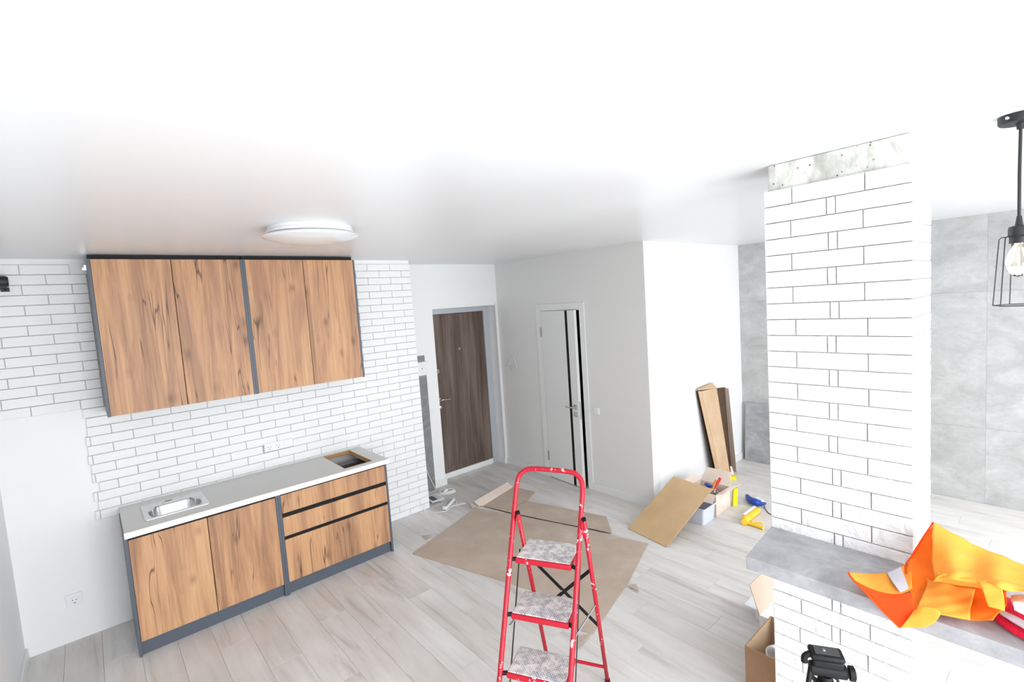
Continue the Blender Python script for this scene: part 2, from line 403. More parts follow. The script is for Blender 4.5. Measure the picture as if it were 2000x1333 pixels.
# window wall behind the camera: two openings
def holed_wall(name, x0, x1, y0, y1, holes, mat):
    mb = MB(); xs = x0
    for a, b_, z0, z1 in holes:
        mb.box(xs, a, y0, y1, 0, CE+0.02)
        if z0 > 0.01: mb.box(a, b_, y0, y1, 0, z0)
        mb.box(a, b_, y0, y1, z1, CE+0.02); xs = b_
    mb.box(xs, x1, y0, y1, 0, CE+0.02)
    return struct(name, mb, mat)
holed_wall('wall_front', XL-0.12, G+0.12, YW-0.14, YW, [(-0.3, 2.2, 0.06, 2.4), (2.9, 5.7, 0.1, 2.4)], M['paint'])
def window(name, x0, x1, z0, z1, n):
    mb = MB(); y0, y1 = YW-0.10, YW-0.04; t = 0.05
    mb.box(x0, x1, y0, y1, z0, z0+t); mb.box(x0, x1, y0, y1, z1-t, z1); 
    for k in range(n+1):
        c = x0+t/2+(x1-x0-t)*k/n; mb.box(c-t/2, c+t/2, y0, y1, z0, z1)
    return struct(name, mb, M['white_gloss'])
window('window_1', -0.3, 2.2, 0.06, 2.4, 2); window('window_2', 2.9, 5.7, 0.1, 2.4, 3)
# entrance wall with the door opening 3.09-4.03
OX0, OX1, OZ = 3.085, 4.035, 2.11
mb = MB(); mb.box(KE-0.1, OX0, E_, E_+0.40, 0, CE+0.02); mb.box(OX0, OX1, E_, E_+0.40, OZ, CE+0.02); mb.box(OX1, G+0.012, E_, E_+0.40, 0, CE+0.02)
mb.box(OX0, OX1, E_+0.30, E_+0.40, 0, OZ)
struct('wall_entrance', mb, M['paint'])
struct('trim_1', MB().box(OX1-0.006, OX1+0.026, E_-0.006, E_+0.02, 0.0, OZ+0.02, 0.002), M['white_gloss'])
# bathroom wall, opening y 3.56-4.16
BY0, BY1, BZ = 3.545, 4.175, 2.02
mb = MB(); mb.box(D, D+0.12, W, BY0, 0, CE+0.02); mb.box(D, D+0.12, BY1, E_+0.1, 0, CE+0.02); mb.box(D, D+0.12, BY0, BY1, BZ, CE+0.02)
struct('wall_bathroom', mb, M['paint_shade'])
# closed dark room behind the open door
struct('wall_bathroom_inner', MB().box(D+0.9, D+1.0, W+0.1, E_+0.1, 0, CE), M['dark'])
struct('wall_hall', MB().box(D+0.1205, G+0.0115, W, W+0.12, 0, CE+0.02), M['paint'])
back = struct('wall_back', MB().box(G+0.012, G+0.15, YW-0.15, E_+0.4, 0, CE+0.02), M['mortar'])
# big concrete-look panels on the back wall
zs = [0.0, 0.705, 1.95, CE]
ys = [YW, -0.68, 0.53, 1.74, W]
for a, b_ in zip(ys, ys[1:]):
    for c, d in zip(zs, zs[1:]):
        link('panel', MB().box(G, G+0.012, a+0.0004, b_-0.0004, c+0.0006, d-0.0006), M['concrete'], back)
# skirtings
struct('baseboard_entrance', MB().box(2.60, OX0+0.012, E_-0.014, E_, 0, 0.085, 0.003), M['white_gloss'])
struct('baseboard_reveal', MB().box(OX1-0.014, OX1-0.001, E_+0.002, E_+0.16, 0, 0.075, 0.003), M['white_gloss'])
struct('baseboard_bathroom_left', MB().box(D-0.014, D, 4.235, E_-0.008, 0, 0.08, 0.003), M['white_gloss'])
struct('baseboard_bathroom_right', MB().box(D-0.014, D, W-0.014, 3.485, 0, 0.08, 0.003), M['white_gloss'])
struct('baseboard_hall', MB().box(D, G-0.002, W-0.014, W, 0, 0.08, 0.003), M['white_gloss'])
# ------------------------------------------------------------------ bricks
BT = 0.012
bcache = {}
def brick_mesh(L, Ht, T, var, axis, mat='brick'):
    """brick centred on its back face; front toward -y (axis y) or -x (axis x)"""
    key = (round(L, 3), round(Ht, 3), round(T, 3), var, axis, mat)
    if key in bcache: return bcache[key]
    rr = random.Random(var*101+3); c = 0.0028; l, h = L/2, Ht/2
    j = lambda s: rr.uniform(-s, s)
    back_ = [(-l, 0, -h), (l, 0, -h), (l, 0, h), (-l, 0, h)]
    mid = [(-l, -(T-0.003), -h), (l, -(T-0.003), -h), (l, -(T-0.003), h), (-l, -(T-0.003), h)]
    fr = [(-l+c+j(.001), -T+j(.0015), -h+c), (l-c+j(.001), -T+j(.0015), -h+c), (l-c, -T+j(.0015), h-c), (-l+c, -T+j(.0015), h-c)]
    ct = (j(0.3)*l, -T-rr.uniform(0, .002), j(.4)*h)
    vs = back_+mid+fr+[ct]
    fs = [(0, 1, 2, 3)]+[(i, i+4, (i+1) % 4+4, (i+1) % 4) for i in range(4)]+[(i+4, i+8, (i+1) % 4+8, (i+1) % 4+4) for i in range(4)]+[(i+8, 12, (i+1) % 4+8) for i in range(4)]
    if axis == 'x': vs = [(y, -x, z) for x, y, z in vs]     # front toward -x
    if axis == 'Y': vs = [(-x, -y, z) for x, y, z in vs]    # front toward +y
    if axis == 'X': vs = [(-y, x, z) for x, y, z in vs]
    me = bpy.data.meshes.new('brick'); me.from_pydata(vs, [], fs); me.update()
    bm = bmesh.new(); bm.from_mesh(me); bmesh.ops.recalc_face_normals(bm, faces=bm.faces); bm.to_mesh(me); bm.free()
    me.materials.append(M[mat]); bcache[key] = me; return me
CH, GAP = 0.0665, 0.0036
def brick(a, b_, z0, axis, plane, parent, T=0.016, gap=0.0036):
    L = b_-a-gap
    if L < 0.006: return
    o = bpy.data.objects.new('brick', brick_mesh(L, CH-gap, T, R.randrange(5), axis, 'brick_smooth' if parent is wk else 'brick')); C.objects.link(o)
    c = (a+b_)/2; z = z0+CH/2
    loc = (c, plane, z) if axis in 'yY' else (plane, c, z)
    put(o, loc, parent)
def course(x0, x1, joints_phase, period, z0, axis, plane, parent, holes=()):
    xs = [x0]; n = math.ceil((x0-joints_phase)/period)
    while joints_phase+n*period < x1-0.02:
        j = joints_phase+n*period
        if j > x0+0.012: xs.append(j)
        n += 1
    xs.append(x1)
    for a, b_ in zip(xs, xs[1:]):
        for hx0, hx1 in holes:
            if a < hx0 and b_ > hx1: brick(a, hx0, z0, axis, plane, parent); a = hx1
            elif hx0 <= a < hx1: a = min(b_, hx1)
            elif a < hx0 < b_: b_ = hx0
        if b_-a > 0.01: brick(a, b_, z0, axis, plane, parent)
TOPB = 2.5935
starts = {15: -0.067, 16: -0.055, 17: -0.057, 18: -0.071, 19: -0.065, 20: -0.071, 21: -0.060, 22: -0.063, 23: -0.031, 24: -0.069, 25: -0.050, 26: -0.075}
mortar = MB()
for k in range(39):
    z0 = TOPB-CH*(k+1)
    ph = -0.045 if k % 2 == 0 else 0.0755
    if k <= 14:
        p2 = ph
        if k <= 12: p2 = (-0.028 if k % 2 == 0 else -0.155)
        if k == 13: p2 = -0.199
        if k == 14: p2 = -0.069
        x1 = -0.029 if k == 0 else 0.056
        course(XL+0.002, x1, p2, 0.2475, z0, 'y', WY, wk); mortar.box(XL, x1-0.002, WY-0.0065, WY-0.0001, z0+0.001, z0+CH)
        xs = 1.856
    elif k <= 26: xs = starts[k]
    else: xs = 1.874
    hole = ((1.046, 1.283),) if k in (22, 23) else ()
    if k in (22,): hole = ()
    course(xs, KE, ph, 0.2405, z0, 'y', WY, wk, hole)
    mortar.box(xs+0.002, KE-0.002, WY-0.0065, WY-0.0001, z0+0.001, z0+CH)
ml = link('mortar_bed', mortar, M['mortar'], wk)
# ------------------------------------------------------------------ pillar
pi = thing('brick_pillar', 'square pillar clad in white bricks with bare concrete at its top', 'pillar', (2.33, 0.62, 0))
PY0, PY1, PXB = 0.374, 0.868, 2.478
link('concrete_core', MB().box(P0+0.016, PXB-0.02, PY0+0.014, PY1-0.014, 0, CE-0.001, 0.004), M['rawconc'], pi)
mo = MB().box(P0+0.0105, PXB-0.0145, PY0+0.0085, PY1-0.0085, 0.001, 2.522)
link('mortar_bed', mo, M['mortar_pillar'], pi)
for k in range(38):
    z0 = 2.5265-CH*(k+1)
    if z0 < 0: break
    if 1.033 < z0+CH/2 < 1.088: continue
    if z0 < 1.088 < z0+CH: pass
    for side in (0, 1, 2):
        if side == 0:    # front, toward the camera room
            js = [PY0, 0.514, 0.758, PY1] if k % 2 == 0 else [PY0, 0.608, 0.638, PY1]
            jj = R.uniform(-0.008, 0.008)
            js = [js[0], js[1]+jj, js[2]+jj, js[3]]
            if 10 < k: js[1] -= 0.004; js[2] -= 0.004
            for a, b_ in zip(js, js[1:]): brick(a, b_, z0, 'x', P0+0.016, pi)
        elif side == 1:
            m_ = 2.32 if k % 2 else 2.40
            for a, b_ in ((P0+0.016, m_), (m_, PXB)): brick(a, b_, z0, 'y', PY0+0.015, pi, 0.015)
        else:
            m_ = 2.40 if k % 2 else 2.30
            for a, b_ in ((P0+0.016, m_), (m_, PXB)): brick(a, b_, z0, 'Y', PY1-0.015, pi, 0.015)
# bar slab around the pillar
t = thing('bar_counter', 'long grey stone-look bar counter slab built against the pillar', 'counter', (1.86, 0.3, 1.03))
mb = MB().prism([(1.860, 0.838, 1.036), (1.860, -0.9, 1.036), (2.36, -0.9, 1.036), (2.36, PY0-0.004, 1.036), (P0-0.003, PY0-0.004, 1.036), (P0-0.003, 0.866, 1.036)], (0, 0, 0.052))
o = link('slab', mb, M['slab'], t)
bv = o.modifiers.new('edge', 'BEVEL'); bv.width = 0.003; bv.segments = 2
link('end_leg', MB().box(1.95, 2.30, -0.88, -0.84, 0, 1.0355), M['slab'], t)
# ------------------------------------------------------------------ upper cabinets
UF = 4.19
def upper(x0, x1, xm, label):
    t = thing('wall_cabinet', label, 'cabinet', ((x0+x1)/2, UF, 1.56), 'oak fronted wall cabinets')
    z0, z1 = 1.557, 2.598; yb = WY-0.017
    mb = MB().box(x0, x0+0.016, UF, yb, z0, z1).box(x1-0.016, x1, UF, yb, z0, z1).box(x0+0.0161, x1-0.0161, UF+0.02, yb, z0, z0+0.016)
    mb.box(x0+0.0161, x1-0.0161, UF+0.02, yb, z1-0.016, z1).box(x0+0.0161, x1-0.0161, yb-0.006, yb, z0+0.0161, z1-0.0161)
    link('carcass', mb, M['slate'], t)
    link('shelf_board', MB().box(x0+0.017, x1-0.017, UF+0.03, yb-0.007, 2.06, 2.076), M['slate'], t)
    link('gap_shade_board', MB().box(x0+0.004, x1-0.004, UF+0.05, UF+0.066, z1+0.0005, CE-0.003), M['black'], t)  # added black board, stands for the shade between cabinet top and ceiling
    for a, b_ in ((x0+0.0175, xm-0.0022), (xm+0.0022, x1-0.0175)):
        link('door', MB().box(a, b_, UF, UF+0.018, z0+0.003, z1-0.002, 0.0008), M['oak'], t)
    return t
ua = upper(0.060, 0.9625, 0.5095, 'left wall cabinet with two tall oak doors, nearest the corner')
ub = upper(0.9635, 1.852, 1.4095, 'right wall cabinet with two oak doors, beside the bare brick strip')
bk = MB().box(0.036, 0.0595, 4.42, 4.47, 2.545, 2.562).box(0.045, 0.0595, 4.42, 4.47, 2.563, 2.580)
link('hanging_bracket', bk, M['chrome'], ua)
# ------------------------------------------------------------------ base cabinets
KF = 3.959
def carcass(t, x0, x1):
    yb = WY-0.02
    mb = MB().box(x0, x0+0.0175, KF, yb, 0, 0.811).box(x1-0.0175, x1, KF, yb, 0, 0.811)
    mb.box(x0+0.0176, x1-0.0176, KF+0.03, yb, 0.10, 0.116).box(x0+0.0176, x1-0.0176, yb-0.006, yb, 0.117, 0.70)
    link('carcass', mb, M['slate'], t)
    link('plinth', MB().box(x0+0.018, x1-0.018, KF+0.022, KF+0.038, 0.001, 0.096), M['slate'], t)
    link('handle_profile', MB().box(x0+0.018, x1-0.018, KF+0.012, KF+0.03, 0.775, 0.811), M['black'], t)
t = thing('base_cabinet', 'base cabinet with two oak doors under the sink', 'cabinet', (0.51, KF, 0), 'oak fronted base cabinets')
carcass(t, 0.055, 0.974)
for a, b_ in ((0.0745, 0.5092), (0.5138, 0.9545)):
    link('door', MB().box(a, b_, KF, KF+0.018, 0.098, 0.783, 0.0008), M['oak'], t)
t = thing('drawer_cabinet', 'base cabinet with three oak drawers under the cut-out hob hole', 'cabinet', (1.42, KF, 0), 'oak fronted base cabinets')
carcass(t, 0.975, 1.872)
for z0, z1 in ((0.645, 0.787), (0.464, 0.611), (0.099, 0.436)):
    d = link('drawer', MB().box(0.9945, 1.8525, KF, KF+0.018, z0, z1, 0.0008), M['oak'], t)
    link('drawer_box', MB().box(1.02, 1.03, KF+0.03, 4.45, z0+0.02, z0+0.11).box(1.82, 1.83, KF+0.03, 4.45, z0+0.02, z0+0.11).box(1.0305, 1.8195, 4.44, 4.45, z0+0.02, z0+0.11).box(1.0305, 1.8195, KF+0.031, 4.439, z0+0.02, z0+0.03), M['chip'] if z0 > .6 else M['slate'], d)
for z in (0.612, 0.437):
    link('handle_profile', MB().box(0.993, 1.854, KF+0.010, KF+0.03, z-0.01, z+0.04 if z > 0.5 else z+0.034), M['black'], t)
# ------------------------------------------------------------------ worktop with sink and hob holes
t = thing('worktop', 'continuous pale grey kitchen worktop with a square hole cut for a hob', 'worktop', (0.97, 3.92, 0.812))
def holed_slab(x0, x1, y0, y1, z0, z1, holes):
    """top plate made of strips around rectangular holes"""
    mb = MB(); xs = x0
    for a, b_, c, d in holes:
        mb.box(xs, a, y0, y1, z0, z1); mb.box(a, b_, y0, c, z0, z1); mb.box(a, b_, d, y1, z0, z1); xs = b_
    mb.box(xs, x1, y0, y1, z0, z1); return mb
holes = [(0.20, 0.525, 4.085, 4.33), (1.514, 1.762, 3.985, 4.485)]
link('top_board', holed_slab(0.059, 1.878, 3.918, WY-0.018, 0.812, 0.850, holes), M['worktop'], t)
link('front_edge', MB().box(0.057, 1.880, 3.913, 3.9178, 0.811, 0.8498, 0.001), M['worktop_edge'], t)
hx0, hx1, hy0, hy1 = 1.5141, 1.7619, 3.9851, 4.4849
mb = MB().box(hx0, hx1, hy1-0.002, hy1, 0.8125, 0.8492).box(hx1-0.002, hx1, hy0, hy1-0.0021, 0.8125, 0.8492).box(hx0, hx0+0.002, hy0, hy1-0.0021, 0.8125, 0.8492).box(hx0+0.0021, hx1-0.0021, hy0, hy0+0.002, 0.8125, 0.8492)
link('cut_edge', mb, M['chip'], t)
link('back_strip', MB().box(0.06, 1.876, WY-0.026, WY-0.0175, 0.8502, 0.856, 0.001), M['worktop'], t)
link('support_rail', MB().box(1.0, 1.85, 4.10, 4.17, 0.770, 0.785).box(1.0, 1.85, 4.28, 4.36, 0.770, 0.785), M['slate'], t)
# ---- sink: pressed steel with a rounded trough
t = thing('sink', 'small stainless steel sink set into the left end of the worktop', 'sink', (0.365, 4.22, 0.85))
def rrect(cx, cy, hx, hy, r, n=8):
    out = []
    for k, (sx, sy) in enumerate(((1, 1), (-1, 1), (-1, -1), (1, -1))):
        for i in range(n+1):
            a = math.pi/2*(k+i/n); out.append((cx+sx*(hx-r)+r*math.cos(a), cy+sy*(hy-r)+r*math.sin(a)))
    return out
def loft(loops, cap=True):
    mb = MB(); n = len(loops[0])
    for lp in loops: mb.v += [tuple(p) for p in lp]
    for i in range(len(loops)-1):
        for k in range(n): mb.f.append((i*n+k, i*n+(k+1) % n, (i+1)*n+(k+1) % n, (i+1)*n+k))
    if cap: mb.f.append(tuple(range((len(loops)-1)*n, len(loops)*n)))
    return mb
def lp(cx, cy, hx, hy, r, z): return [(x, y, z) for x, y in rrect(cx, cy, hx, hy, r)]
scx, scy = 0.363, 4.22
rim = [lp(scx, scy, 0.190, 0.180, 0.012, 0.8505), lp(scx, scy, 0.188, 0.178, 0.012, 0.8545), lp(scx, scy, 0.180, 0.170, 0.012, 0.8550), lp(scx, scy, 0.174, 0.164, 0.012, 0.8515),
       lp(scx, scy-0.01, 0.166, 0.150, 0.02, 0.8515), lp(scx, scy-0.018, 0.156, 0.112, 0.07, 0.8500), lp(scx, scy-0.018, 0.150, 0.106, 0.075, 0.842), lp(scx, scy-0.018, 0.142, 0.098, 0.08, 0.76), lp(scx, scy-0.018, 0.12, 0.08, 0.07, 0.735), lp(scx, scy-0.018, 0.03, 0.03, 0.028, 0.730)]
o = link('basin', loft(rim), M['chrome'], t, smooth=True)
so = o.modifiers.new('s', 'SOLIDIFY'); so.thickness = 0.0012; so.offset = -1
link('drain', MB().lathe([(0.026, 0), (0.026, 0.003), (0.02, 0.003), (0.012, 0.001)], (scx, scy-0.018, 0.7315)), M['dark'], t, smooth=True)
link('overflow_slot', MB().box(scx-0.045, scx+0.0, scy+0.150, scy+0.158, 0.8522, 0.8532), M['dark'], t)
# ------------------------------------------------------------------ sockets
def socket_parts(t, cx, cz, y, r=0.021):
    ring = link('socket_ring', MB().lathe([(r, 0.0), (r, 0.003), (r-0.003, 0.003), (r-0.003, 0.001)], (cx, y, cz), (0, -1, 0), 24), M['plastic'], t, smooth=True)
    for dx in (-0.0095, 0.0095): link('pin_hole', MB().lathe([(0.003, 0), (0.003, 0.0012)], (cx+dx, y-0.0012, cz), (0, -1, 0), 10), M['plastic_hole'], ring)
    link('earth_clip', MB().box(cx-0.005, cx+0.005, y-0.0032, y-0.001, cz-r+0.001, cz-r+0.005), M['plastic_hole'], ring)
yb = WY-0.0185
t = thing('double_socket', 'white triple wall plate with two sockets above the worktop', 'socket', (1.165, yb, 1.045))
link('plate', MB().box(1.048, 1.281, yb-0.008, yb, 1.007, 1.077, 0.0015), M['plastic'], t)
for sx in (1.088, 1.158): socket_parts(t, sx, 1.042, yb-0.0081)
link('blank_cover', MB().box(1.205, 1.270, yb-0.011, yb-0.0082, 1.012, 1.072, 0.001), M['plastic'], t)
t = thing('wall_socket', 'single white socket low on the plain wall left of the base cabinet', 'socket', (-0.24, WY, 0.29))
link('plate', MB().box(-0.285, -0.198, WY-0.009, WY-0.0005, 0.247, 0.332, 0.002), M['plastic'], t)
socket_parts(t, -0.240, 0.290, WY-0.0091, 0.024)
t = thing('light_switch', 'white light switch on the grey-lit wall right of the white door', 'switch', (D, 3.39, 0.905))
link('plate', MB().box(D-0.009, D-0.0005, 3.352, 3.425, 0.868, 0.942, 0.0015), M['plastic'], t)
link('rocker', MB().box(D-0.016, D-0.0091, 3.362, 3.415, 0.878, 0.932, 0.001), M['plastic'], t)
t = thing('light_switch', 'faint white light switch left of the brown entrance door', 'switch', (2.965, E_, 0.91))
link('plate', MB().box(2.930, 3.000, E_-0.008, E_-0.0005, 0.87, 0.945, 0.0015), M['plastic'], t)
link('rocker', MB().box(2.940, 2.990, E_-0.014, E_-0.0081, 0.88, 0.935, 0.001), M['plastic'], t)
# ------------------------------------------------------------------ entrance niche: grey strip, fuse box
tag(link('wall_panel', MB().box(2.605, 2.928, E_-0.02, E_-0.0005, 0.0, 1.358), M['darkstrip']), 'dark grey plaster-look panel strip behind the end of the brick wall', 'panel')
t = thing('fuse_box', 'white fuse box with a dark opening above it beside the brick wall edge', 'fuse box', (2.8, E_, 1.36))
link('body', MB().box(2.66, 2.945, E_-0.03, E_-0.0005, 1.361, 1.515, 0.002), M['plastic'], t)
link('dark_opening', MB().box(2.70, 2.925, E_-0.012, E_-0.0005, 1.522, 1.588), M['darkstrip'], t)
link('lock', MB().box(2.868, 2.876, E_-0.033, E_-0.0305, 1.43, 1.45), M['chip'], t)
# ------------------------------------------------------------------ entrance door
YD = 5.11
t = thing('door_1', 'dark brown wood-grain entrance door in a silver frame', 'door', ((OX0+OX1)/2, YD, 0))
lx0, lx1, lz0, lz1 = 3.150, 3.940, 0.075, 2.045
link('leaf', MB().box(lx0+0.004, lx1-0.004, YD, YD+0.05, lz0, lz1-0.004, 0.002), M['walnut'], t)
mb = MB().box(OX0+0.002, OX1-0.002, YD-0.012, YD+0.07, lz1, OZ-0.002).box(OX0+0.002, lx0, YD-0.012, YD+0.07, 0.002, lz1).box(lx1, OX1-0.002, YD-0.012, YD+0.07, 0.002, lz1)
link('door_frame', mb, M['silver'], t)
link('threshold', MB().box(lx0+0.001, lx1-0.001, YD-0.012, YD+0.07, 0.002, 0.07, 0.003), M['white_gloss'], t)
link('peephole', MB().lathe([(0.013, 0), (0.013, 0.004), (0.006, 0.005)], (3.537, YD-0.0005, 1.594), (0, -1, 0), 16).box(3.529, 3.537, YD-0.008, YD-0.001, 1.57, 1.585), M['chrome'], t)
link('lock_rosette', MB().lathe([(0.03, 0), (0.03, 0.006), (0.015, 0.012), (0.012, 0.02)], (3.185, YD-0.0005, 1.352), (0, -1, 0), 18), M['chrome'], t, smooth=True)
link('key_rosette', MB().lathe([(0.022, 0), (0.022, 0.006), (0.012, 0.010)], (3.19, YD-0.0005, 0.905), (0, -1, 0), 18), M['chrome'], t, smooth=True)
hd = MB().lathe([(0.024, 0), (0.024, 0.008), (0.011, 0.010), (0.011, 0.045)], (3.185, YD-0.0005, 1.0), (0, -1, 0), 18)
hd.tube(spline([(3.185, YD-0.045, 1.0), (3.21, YD-0.052, 1.002), (3.26, YD-0.05, 0.996), (3.315, YD-0.045, 0.990)]), [0.010]*19, 10)
link('handle', hd, M['chrome'], t, smooth=True)
# ------------------------------------------------------------------ bathroom door
t = thing('door_2', 'white interior door standing ajar with a black vertical stripe', 'door', (D, 3.86, 0))
cy0, cy1, cz = 3.487, 4.237, 2.083
mb = MB().box(D-0.012, D-0.0005, cy0, BY0+0.012, 0.001, cz, 0.002).box(D-0.012, D-0.0005, BY1-0.022, cy1, 0.001, cz, 0.002).box(D-0.0118, D-0.0006, BY0+0.0121, BY1-0.0221, BZ-0.012, cz-0.0002, 0.002)
mb.box(D-0.0004, D+0.12, BY0+0.001, BY0+0.018, 0.001, BZ-0.002).box(D-0.0004, D+0.12, BY1-0.028, BY1-0.001, 0.001, BZ-0.002).box(D-0.0004, D+0.12, BY0+0.0185, BY1-0.0285, BZ-0.02, BZ-0.002)
link('casing', mb, M['white_gloss'], t)
hng = Vector((D-0.015, 4.148, 0)); ang = math.radians(4.0); LW = 0.553
dl = Vector((-math.sin(ang), -math.cos(ang), 0)); dn = Vector((math.cos(ang), -math.sin(ang), 0)); zz = Vector((0, 0, 1))   # along the leaf, into its thickness
def leafbox(s0, s1, n0, n1, z0, z1):
    return MB().obox(hng+dl*((s0+s1)/2)+dn*((n0+n1)/2)+zz*((z0+z1)/2), dl, dn, zz, (s1-s0)/2, (n1-n0)/2, (z1-z0)/2)
leaf = leafbox(0, 0.404, 0, 0.038, 0.008, 2.0); l2 = leafbox(0.446, LW, 0, 0.038, 0.008, 2.0)
leaf.add(l2.v, l2.f); l3 = leafbox(0.4041, 0.4459, 0.003, 0.035, 0.008, 2.0)
lf = link('leaf', leaf, M['white_gloss'], t)
link('glass_stripe', l3, M['black'], t)
def onleaf(s, n, z): return hng+dl*s+dn*n+zz*z
for z0 in (1.70, 0.21):
    hb = MB().tube([onleaf(-0.006, -0.003, z0), onleaf(-0.006, -0.003, z0+0.11)], 0.007, 8)
    link('hinge', hb, M['hinge'], t, smooth=True)
hz = 0.925
r_ = MB(); r_.obox(onleaf(0.500, -0.004, hz), dl, dn, zz, 0.025, 0.004, 0.025)
r_.tube([onleaf(0.500, -0.008, hz), onleaf(0.500, -0.05, hz)], 0.009, 10)
r_.tube([onleaf(0.518, -0.05, hz), onleaf(0.40, -0.055, hz+0.001)], 0.009, 10)
link('handle', r_, M['chrome'], t, smooth=True)
q_ = MB(); q_.obox(onleaf(0.500, -0.004, hz-0.085), dl, dn, zz, 0.025, 0.004, 0.025); q_.tube([onleaf(0.500, -0.008, hz-0.085), onleaf(0.500, -0.016, hz-0.085)], 0.010, 12)
link('lock_plate', q_, M['chrome'], t)
link('latch_plate', MB().obox(onleaf(LW+0.0006, 0.019, hz-0.04), dl, dn, zz, 0.0006, 0.011, 0.10), M['silver'], t)
# dark bathroom floor patch is the room's own; wire coil on the wall
t = thing('wire_coil', 'coil of thin white cable hanging from the wall by the entrance corner', 'cable', (D, 4.74, 1.35))
wp = [(4.71, 1.435), (4.75, 1.392), (4.782, 1.342), (4.762, 1.317), (4.715, 1.299), (4.700, 1.283), (4.735, 1.262), (4.791, 1.255), (4.838, 1.288), (4.804, 1.318), (4.758, 1.325), (4.70, 1.31), (4.72, 1.27), (4.77, 1.258), (4.80, 1.29), (4.76, 1.33), (4.66, 1.30), (4.642, 1.34), (4.66, 1.385), (4.690, 1.425)]
link('cable', MB().tube(spline([(D-0.008-0.01*abs(math.sin(i)), y, z) for i, (y, z) in enumerate(wp)], 4), 0.0045, 6), M['cord'], t, smooth=True)
# ------------------------------------------------------------------ ceiling lamp
cc = pt(608, 465, 2, 2.575); cx, cy = cc.x, cc.y
t = thing('ceiling_lamp', 'flat white frosted glass dish lamp on the ceiling near the wall cabinets', 'lamp', (cx, cy, CE))
link('base_ring', MB().lathe([(0.222, 0), (0.222, -0.018), (0.228, -0.020), (0.228, -0.034), (0.222, -0.036)], (cx, cy, CE-0.0005), (0, 0, 1), 56), M['plastic'], t, smooth=True)
prof = [(0.236, -0.040), (0.247, -0.046), (0.252, -0.050), (0.249, -0.054), (0.225, -0.062), (0.19, -0.072), (0.14, -0.082), (0.08, -0.089), (0.0, -0.092)]
link('glass_dish', MB().lathe([(0.2, -0.0375)]+prof, (cx, cy, CE), (0, 0, 1), 64), M['bowl'], t, smooth=True)
# ------------------------------------------------------------------ pendant lamp
px, py = 2.32, 0.130
t = thing('pendant_lamp', 'black wire cage pendant lamp with a pear-shaped filament bulb hanging over the bar', 'lamp', (px, py, CE))
link('canopy', MB().lathe([(0.054, 0), (0.054, -0.020), (0.050, -0.026), (0.012, -0.028), (0.009, -0.045)], (px, py, CE-0.0005), (0, 0, 1), 36), M['blackmetal'], t, smooth=True)
link('canopy_screw', MB().lathe([(0.006, 0), (0.005, 0.003)], (px-0.054*0.86, py+0.054*0.5, CE-0.012), (-0.86, 0.5, 0), 12), M['chrome'], t)
link('cord', MB().tube([(px, py, CE-0.04), (px, py+0.001, 2.45), (px, py, 2.285)], 0.0045, 8), M['blackmetal'], t, smooth=True)
so_ = link('socket', MB().lathe([(0.006, 0.03), (0.010, 0.0), (0.024, -0.004), (0.026, -0.012), (0.026, -0.036), (0.023, -0.038), (0.023, -0.058), (0.0, -0.058)], (px, py, 2.282), (0, 0, 1), 28), M['blackmetal'], t, smooth=True)
cg = MB(); z1, z0 = 2.247, 2.022; r1, r0 = 0.047, 0.060
ringp = lambda rad, z, n=40: [(px+rad*math.cos(2*math.pi*k/n), py+rad*math.sin(2*math.pi*k/n), z) for k in range(n)]
hexp = lambda rad, z: [(px+rad*math.cos(a), py+rad*math.sin(a), z) for a in [math.radians(22+60*k) for k in range(6)]]
cg.tube(hexp(r0, z0), 0.0019, 6, closed=True)
for a_ in range(6):
    a = math.radians(22+60*a_); ca, sa = math.cos(a), math.sin(a)
    cg.tube([(px+0.022*ca, py+0.022*sa, z1), (px+(r1-0.006)*ca, py+(r1-0.006)*sa, z1), (px+r1*ca, py+r1*sa, z1-0.006), (px+r0*ca, py+r0*sa, z0)], 0.0018, 6)
link('wire_cage', cg, M['blackmetal'], t, smooth=True)
bl = [(0.013, -0.058), (0.015, -0.066), (0.024, -0.085), (0.030, -0.110), (0.031, -0.128), (0.026, -0.148), (0.014, -0.163), (0.0, -0.168)]
bu = link('bulb', MB().lathe(bl, (px, py, 2.282), (0, 0, 1), 28), M['glass'], t, smooth='full')
fi = MB()
for k in range(6):
    a = k*math.pi/3; fi.tube([(px+0.006*math.cos(a), py+0.006*math.sin(a), 2.282-0.075), (px+0.017*math.cos(a), py+0.017*math.sin(a), 2.282-0.13)], 0.0008, 5)
link('filament', fi, M['filament'], bu)
# ------------------------------------------------------------------ black spot lamp at the left
t = thing('wall_spotlight', 'small black spotlight on the brick wall at the far left edge', 'lamp', (-0.35, WY-0.02, 2.48))
link('spot_head', MB().lathe([(0.0, -0.07), (0.030, -0.068), (0.036, -0.055), (0.036, 0.05), (0.032, 0.053), (0.030, 0.03), (0, 0.03)], (-0.392, 4.42, 2.478), (-1, -0.1, 0), 24), M['blackmetal'], t, smooth=True)
link('spot_arm', MB().tube([(-0.372, 4.42, 2.44), (-0.365, 4.44, 2.433), (-0.35, 4.50, 2.433)], 0.006, 8).box(-0.37, -0.33, 4.500, 4.5135, 2.42, 2.447), M['blackmetal'], t)
